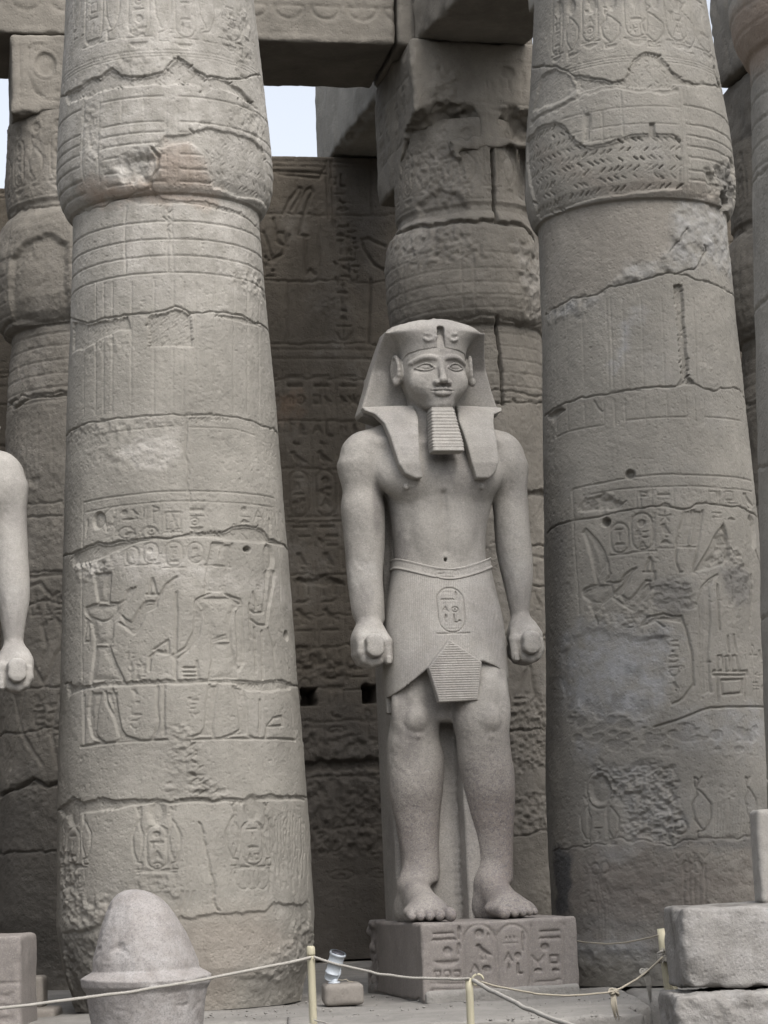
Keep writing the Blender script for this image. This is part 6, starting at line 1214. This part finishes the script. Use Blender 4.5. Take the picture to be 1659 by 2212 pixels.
# ------------------------------------------------------------ blocks at both sides
def at_block(px0, px1, py0, py1, Y, dep, label, name, mat, cat='block', res=.02, amp=.02, edge=.03, rz=0., group=None, low=None, **k):
    a = atY(px0, py1, Y); b = atY(px1, py0, Y)
    if low is not None: a[2] = low
    hx = (b[0] - a[0]) / 2; hz = (b[2] - a[2]) / 2
    o = block(name, ((a[0] + b[0]) / 2, Y + dep / 2, (a[2] + b[2]) / 2), (hx, dep / 2, hz), rz, res, amp, .03, mat, edge=edge, **k); tag(o, label, cat, group); return o
def lcan(k):
    for z in (.28, .1, -.12): k.line([(-.6, z), (.36, z), (.36, z - .14)], .012, .014)
    text_col(k, .08, -.6, .24, .22, .014); text_col(k, -.22, -.6, .24, .22, .014)
at_block(-150, 45, 2020, 2260, 18.6, .8, 'pink granite block with cut lines at the bottom left corner', 'inscribed_block', GRANP, 'block', .014, .015, .03, cv=face_canvas(.6, .6, 81, lcan), low=-.52)
at_block(40, 92, 2108, 2180, 20.2, .3, 'small plain beige block behind the inscribed one, the upper of two', 'small_block', CONC, 'block', .02, .006, .01, 0, 'two small beige blocks')
at_block(30, 118, 2178, 2290, 19.9, .5, 'plain beige block at the bottom left, the lower of two', 'small_block', CONC, 'block', .02, .006, .01, 0, 'two small beige blocks')
def drips(V):
    n = fbm3(V[:, 0] * 6, V[:, 1] * 6, V[:, 2] * .8, 4); s3 = np.zeros((len(V), 3)); s3[:, 0] = .45 + n; s3[:, 1] = np.clip(-n * 3 - .35, 0, 1) * .5; s3[:, 2] = .03; return np.clip(s3, 0, 1)
at_block(1472, 1820, 1946, 2140, 16.2, .7, 'weathered pale block with dark runs at the lower right, under the granite stump', 'weathered_block', LIME, 'block', .013, .03, .06, math.radians(3), stain=drips, cuts=(((-.62, -.5, -.33), (.13, .25, .14)), ((-.3, -.56, .0), (.04, .06, .2)), ((-.62, -.5, .33), (.10, .3, .10))), cell=.28)
at_block(1462, 1830, 2134, 2300, 16.0, .8, 'pecked pale block under the weathered one in the lower right corner', 'pecked_block', LIME, 'block', .013, .03, .04, math.radians(2), stain=drips, cell=.09, low=-.52)
def pcan(k): text_col(k, -.12, -.35, .33, .24, .014)
at_block(1643, 1770, 1742, 1954, 16.55, .25, 'pink granite stump with signs standing on the weathered block at the right edge', 'inscribed_stump', GRANL, 'statue fragment', .012, .012, .02, math.radians(4), cv=face_canvas(.3, .4, 82, pcan, .01))

# ------------------------------------------------------------ tubes: posts, ropes
def tube(name, pts, r, mat, parent=None, n=10, twist=0., flat_caps=True):
    P_ = np.array(pts, float); m = len(P_); T = np.gradient(P_, axis=0); T /= np.linalg.norm(T, axis=1)[:, None]
    ref = np.array([0, 0, 1.]) if abs(T[0, 2]) < .9 else np.array([1., 0, 0]); A = np.cross(T, ref); A /= np.linalg.norm(A, axis=1)[:, None]; B = np.cross(T, A)
    R_ = np.full(m, r) if np.isscalar(r) else np.asarray(r, float)
    s_ = np.concatenate([[0], np.cumsum(np.linalg.norm(np.diff(P_, axis=0), axis=1))]); th = np.linspace(0, 2 * math.pi, n, endpoint=False)
    rr = R_[:, None] * (1 + (.18 * np.cos(3 * (th[None] - s_[:, None] * twist)) if twist else 0))
    V = P_[:, None] + rr[..., None] * (np.cos(th)[None, :, None] * A[:, None] + np.sin(th)[None, :, None] * B[:, None]); V = V.reshape(-1, 3)
    F_ = gridfaces(m, n, True); V = np.concatenate([V, P_[:1], P_[-1:]]); i = np.arange(n); j = (i + 1) % n; a = len(V) - 2
    F_ = np.concatenate([F_, np.stack([i, j, np.full(n, a), np.full(n, a)], 1)[:, [1, 0, 2, 3]], np.stack([(m - 1) * n + i, (m - 1) * n + j, np.full(n, a + 1), np.full(n, a + 1)], 1)])
    me = bpy.data.meshes.new(name); me.from_pydata(V.tolist(), [], [tuple(dict.fromkeys(f)) for f in F_.tolist()]); me.polygons.foreach_set('use_smooth', [True] * len(me.polygons)); me.update()
    return link(name, me, parent, mat)
CREAM = plain('cream_paint', (.44, .41, .30), .65, 0, .6); ROPE = plain('rope_fibre', (.34, .325, .295), .95, 0, 1.); THIN = plain('thin_rope_fibre', (.34, .31, .25), .95, 0, .8)
def post(px0, py0, px1, py1, Y, r, label, h=1.05, cap=True, zbase=None):
    a = atY(px0, py0, Y); b = atY(px1, py1, Y); h = a[2] + .5; d = (b - a) / abs((b - a)[2]); base = a + d * h; root = empty('rope_post', tuple(base)); tag(root, label, 'post', 'cream rope posts')
    q = a - base; pts = [q * t for t in np.linspace(0, 1, 12)]
    po = tube('post', pts, [r * (1.0 if k < 11 else .985) for k in range(12)], CREAM, root, 20)
    if cap:
        k0 = q * (1 - .055 / h); k1 = q * (1 + .008 / h); tube('cap', [k0, k0 + (k1 - k0) * .2, k0 + (k1 - k0) * .8, k1], [r * 1.02, r * 1.12, r * 1.1, r * .8], CREAM, po, 20)
    return a
A1 = post(671, 2046, 677, 2212, 15.6, .0255, 'cream post with a domed cap in front of the left column base', .85)
A2 = post(1013, 2113, 1017, 2212, 15.0, .0245, 'shortest looking cream post in front of the inscribed statue base', .7, False)
A3 = post(1429, 2006, 1446, 2150, 17.3, .034, 'cream post leaning beside the weathered block, with frayed rope tied to it', .75, False)
A4 = post(1452, 2085, 1461, 2190, 17.9, .028, 'slim cream post half hidden behind the leaning one', .6, False)
def ring_eye(a, off, r=.018):
    c0 = np.array(a) + np.array(off); return [tuple(c0 + r * np.array([math.cos(t), 0, math.sin(t)])) for t in np.linspace(0, 5.6, 16)]
o = tube('rope_eye', ring_eye(A2, (.055, -.02, -.012), .035), .007, CREAM, None, 8); tag(o, 'cream wire eye fixed beside the top of the middle post', 'ring')
def rope(p0, p1, sag, r, label, mat, n=160, tw=95., group='barrier ropes', ends=None):
    p0 = np.array(p0); p1 = np.array(p1); t = np.linspace(0, 1, n)[:, None]; P_ = p0 + (p1 - p0) * t; P_[:, 2] -= sag * 4 * (t * (1 - t))[:, 0]
    P_ += .003 * np.stack([vnoise3(t[:, 0] * 14, t[:, 0] * 0 + r * 99, t[:, 0] * 0) for _ in range(3)], 1)
    o = tube('rope', P_, r, mat, None, 12, tw); return tag(o, label, 'rope', group)
rope(atY(-60, 2184, 13.6), A1 + np.array([0, -.03, -.12]) * np.array([1, 1, .55]), .035, .0095, 'thick rope crossing in front of the granite crown to the capped post', ROPE, 300)
rope(A1 + np.array([.02, -.03, -.065]), A2 + np.array([0, -.03, -.0]), .05, .0085, 'rope sagging between the capped post and the middle post', ROPE, 200)
rope(atY(1022, 2118, 14.9), atY(1310, 2240, 12.2), .03, .0125, 'thick pale rope running from the middle post down to the right', ROPE, 240)
K1 = atY(1326, 2141, 16.4)
rope(atY(1024, 2116, 14.95), K1, .06, .0062, 'thin brown rope sagging from the middle post to the knot', THIN, 200, 140.)
rope(K1, atY(1436, 2062, 17.2), .03, .0072, 'thin rope rising from the knot to the leaning post', THIN, 120, 120.)
rope(atY(1240, 2031, 20.3), atY(1422, 2020, 17.28), .045, .006, 'thin rope from behind the statue base to the top of the leaning post', THIN, 120, 140.)
rope(atY(0, 2275, 13.5), atY(673, 2213, 15.5), .02, .007, 'lower rope at the bottom edge left of the capped post', ROPE, 160)
rope(atY(679, 2203, 15.55), atY(745, 2222, 15.4), .0, .005, 'short lower rope leaving the capped post to the right', ROPE, 40)
tuft = empty('rope_knot', tuple(K1)); tag(tuft, 'knot with frayed hanging ends on the thin rope', 'knot', 'rope knots')
for k in range(5): tube('loop', [(.022 * math.cos(t) + .006 * k - .012, .02 * math.sin(t), .016 * math.sin(t + k) - .004 * k) for t in np.linspace(0, 6, 14)], .0075, THIN, tuft, 8)
for k in range(7):
    x = random.uniform(-.02, .03); tube('frayed_strand', [(x, 0, 0), (x * 1.3 + random.uniform(-.01, .01), -.01, -.09), (x * 1.2 + .015, 0, -.16 - .04 * random.random())], [.006, .0065, .003], THIN, tuft, 7)
kn = atY(1437, 2066, 17.2); tf2 = empty('rope_knot', tuple(kn)); tag(tf2, 'frayed white rope knot wound round the leaning post', 'knot', 'rope knots')
for k in range(6): tube('loop', [(.05 * math.cos(t), .045 * math.sin(t) + .01, .012 * k - .03 + .008 * math.sin(t * 2 + k)) for t in np.linspace(0, 6.28, 20)], .011, ROPE, tf2, 8)
for k in range(14):
    a = random.uniform(0, 6.28); tube('frayed_strand', [(.03 * math.cos(a), -.05, .03 * math.sin(a)), (.05 * math.cos(a), -.075, .06 * math.sin(a)), (.055 * math.cos(a + .4), -.06, .085 * math.sin(a + .4))], [.004, .003, .001], ROPE, tf2, 5)
p2 = atY(1393, 2099, 17.0); tf3 = empty('rope_knot', tuple(p2)); tag(tf3, 'small tuft of frayed fibres hanging from the rope left of the leaning post', 'knot', 'rope knots')
for k in range(9): x = random.uniform(-.03, .03); tube('frayed_strand', [(x, 0, .01), (x * .8 + .02, -.01, -.07), (.03 + x * .3, 0, -.19 - .05 * random.random())], [.006, .004, .001], ROPE, tf3, 6)
for k in range(3): tube('loop', [(.02 * math.cos(t) + .015 * k - .015, .02 * math.sin(t), .018 * math.sin(t + k)) for t in np.linspace(0, 6, 12)], .008, ROPE, tf3, 8)

# ------------------------------------------------------------ floodlight on its block
METAL = plain('grey_blue_enamel', (.42, .46, .50), .5, .1); DARKM = plain('dark_glass', (.05, .05, .06), .2)
fb = at_block(696, 779, 2124, 2174, atZ(737, 2174, FLOOR)[1], .45, 'small pinkish plastered block carrying the floodlight, left of the statue base', 'lamp_block', CONC, 'block', .015, .01, .02, math.radians(6))
YF = atZ(737, 2174, FLOOR)[1] + .15; fl = atY(722, 2088, YF); root = empty('floodlight', tuple(atY(722, 2124, YF))); tag(root, 'small grey cylindrical floodlight tilted up on the pinkish block', 'floodlight')
b0 = np.array(fl) - np.array(root.location); ax = np.array([.30, -.25, .92]); ax /= np.linalg.norm(ax)
KF = YF / 18.5
prof_t = [(-.115, .03), (-.115, .048), (-.10, .054), (-.06, .054), (-.058, .060), (-.048, .060), (-.046, .054), (.03, .055), (.032, .062), (.045, .062), (.05, .058), (.10, .060), (.105, .066), (.125, .066), (.125, .05)]
hs_ = tube('housing', [b0 + ax * t for t, _ in prof_t], [r * KF for _, r in prof_t], METAL, root, 24); tube('lens', [b0 + ax * .118, b0 + ax * .1255], [.055, .055], DARKM, hs_, 20)
tube('bracket', [(.0, 0, 0), (.02, 0, .03), b0 + np.array([.045, .0, -.06]), b0 + np.array([.05, 0, 0])], .009, METAL, root, 8)
tube('mounting_foot', [(0, 0, -.005), (0, 0, .012), (0, 0, .013), (0, 0, .035)], [.05, .05, .03, .03], METAL, root, 16)
tube('cable', [(.03, 0, .03), (.07, -.02, .022), (.10, -.02, .03), (.12, -.01, .01), (.16, .0, .005)], .004, THIN, root, 6)
def finish_names():
    pass

# ------------------------------------------------------------ the rest of the court, behind and beside the viewer
for nm, c_, h_, lb in (('court_wall', (0, -32, 5.2), (26, 1, 5.7), 'tall stone wall closing the court behind the viewer'), ('court_wall', (-25, -6, 5.2), (1, 25, 5.7), 'stone wall on the left side of the court'), ('court_wall', (24, -8, 5.2), (1, 23, 5.7), 'stone wall on the right side of the court')):
    tag(block(nm, c_, h_, 0, .6, .02, .05, SANDG), lb, 'wall')


# ------------------------------------------------------------ gravel and crumbs on the paving
rg = random.Random(5); GV, GF = [], []
base8 = [(1, 0, 0), (-1, 0, 0), (0, 1, 0), (0, -1, 0), (0, 0, 1), (0, 0, -1)]; tri = [(0, 2, 4), (2, 1, 4), (1, 3, 4), (3, 0, 4), (2, 0, 5), (1, 2, 5), (3, 1, 5), (0, 3, 5)]
def crumb(x, y, z, s):
    o0 = len(GV)
    for p in base8: k = s * rg.uniform(.6, 1.1); GV.append((x + p[0] * k, y + p[1] * k, z + p[2] * k * .7))
    GF.extend([(a + o0, b + o0, c + o0) for a, b, c in tri])
for _ in range(420):
    px = rg.uniform(430, 1440); py = rg.uniform(2150, 2205); p = atZ(px, py, FLOOR)
    if not (16.5 < p[1] < 23): continue
    crumb(p[0], p[1], FLOOR + .004, rg.choice((.005, .006, .008, .010, .018)))
for _ in range(500): crumb(rg.uniform(-4, 5), rg.uniform(12, 18), -.49, rg.choice((.01, .02, .04)))
me = bpy.data.meshes.new('gravel'); me.from_pydata(GV, [], GF); go = link('gravel', me, None, DUST); go['kind'] = 'stuff'; tag(go, 'grit and stone crumbs scattered over the dusty paving', 'gravel')

# ------------------------------------------------------------ the colonnade goes on beyond both edges of the picture
def copy_col(src, x, y, rz, label):
    r = src.copy(); S.collection.objects.link(r); r.location = (x, y, 0); r.rotation_euler = (0, 0, rz); tag(r, label, 'column', 'papyrus bud columns of the court')
    for ch in list(src.children): k = ch.copy(); S.collection.objects.link(k); k.parent = r
cL, cM = colat(-1.87, 20.45), colat(1.1, 26.0)
copy_col(cL, -6.22, 19.5, .5, 'front-row column outside the picture, beyond its left edge')
copy_col(cM, -7.55, 24.15, .6, 'second-row column outside the picture, beyond its left edge')
copy_col(cL, 6.85, 22.35, -.5, 'front-row column outside the picture, beyond its right edge')
copy_col(cM, 9.45, 27.85, -.6, 'second-row column outside the picture, beyond its right edge')
for u0_, u1_, lb in ((-16, -5.52, 'plain continuation of the back wall beyond the left edge'), (9.53, 20, 'plain continuation of the back wall beyond the right edge')):
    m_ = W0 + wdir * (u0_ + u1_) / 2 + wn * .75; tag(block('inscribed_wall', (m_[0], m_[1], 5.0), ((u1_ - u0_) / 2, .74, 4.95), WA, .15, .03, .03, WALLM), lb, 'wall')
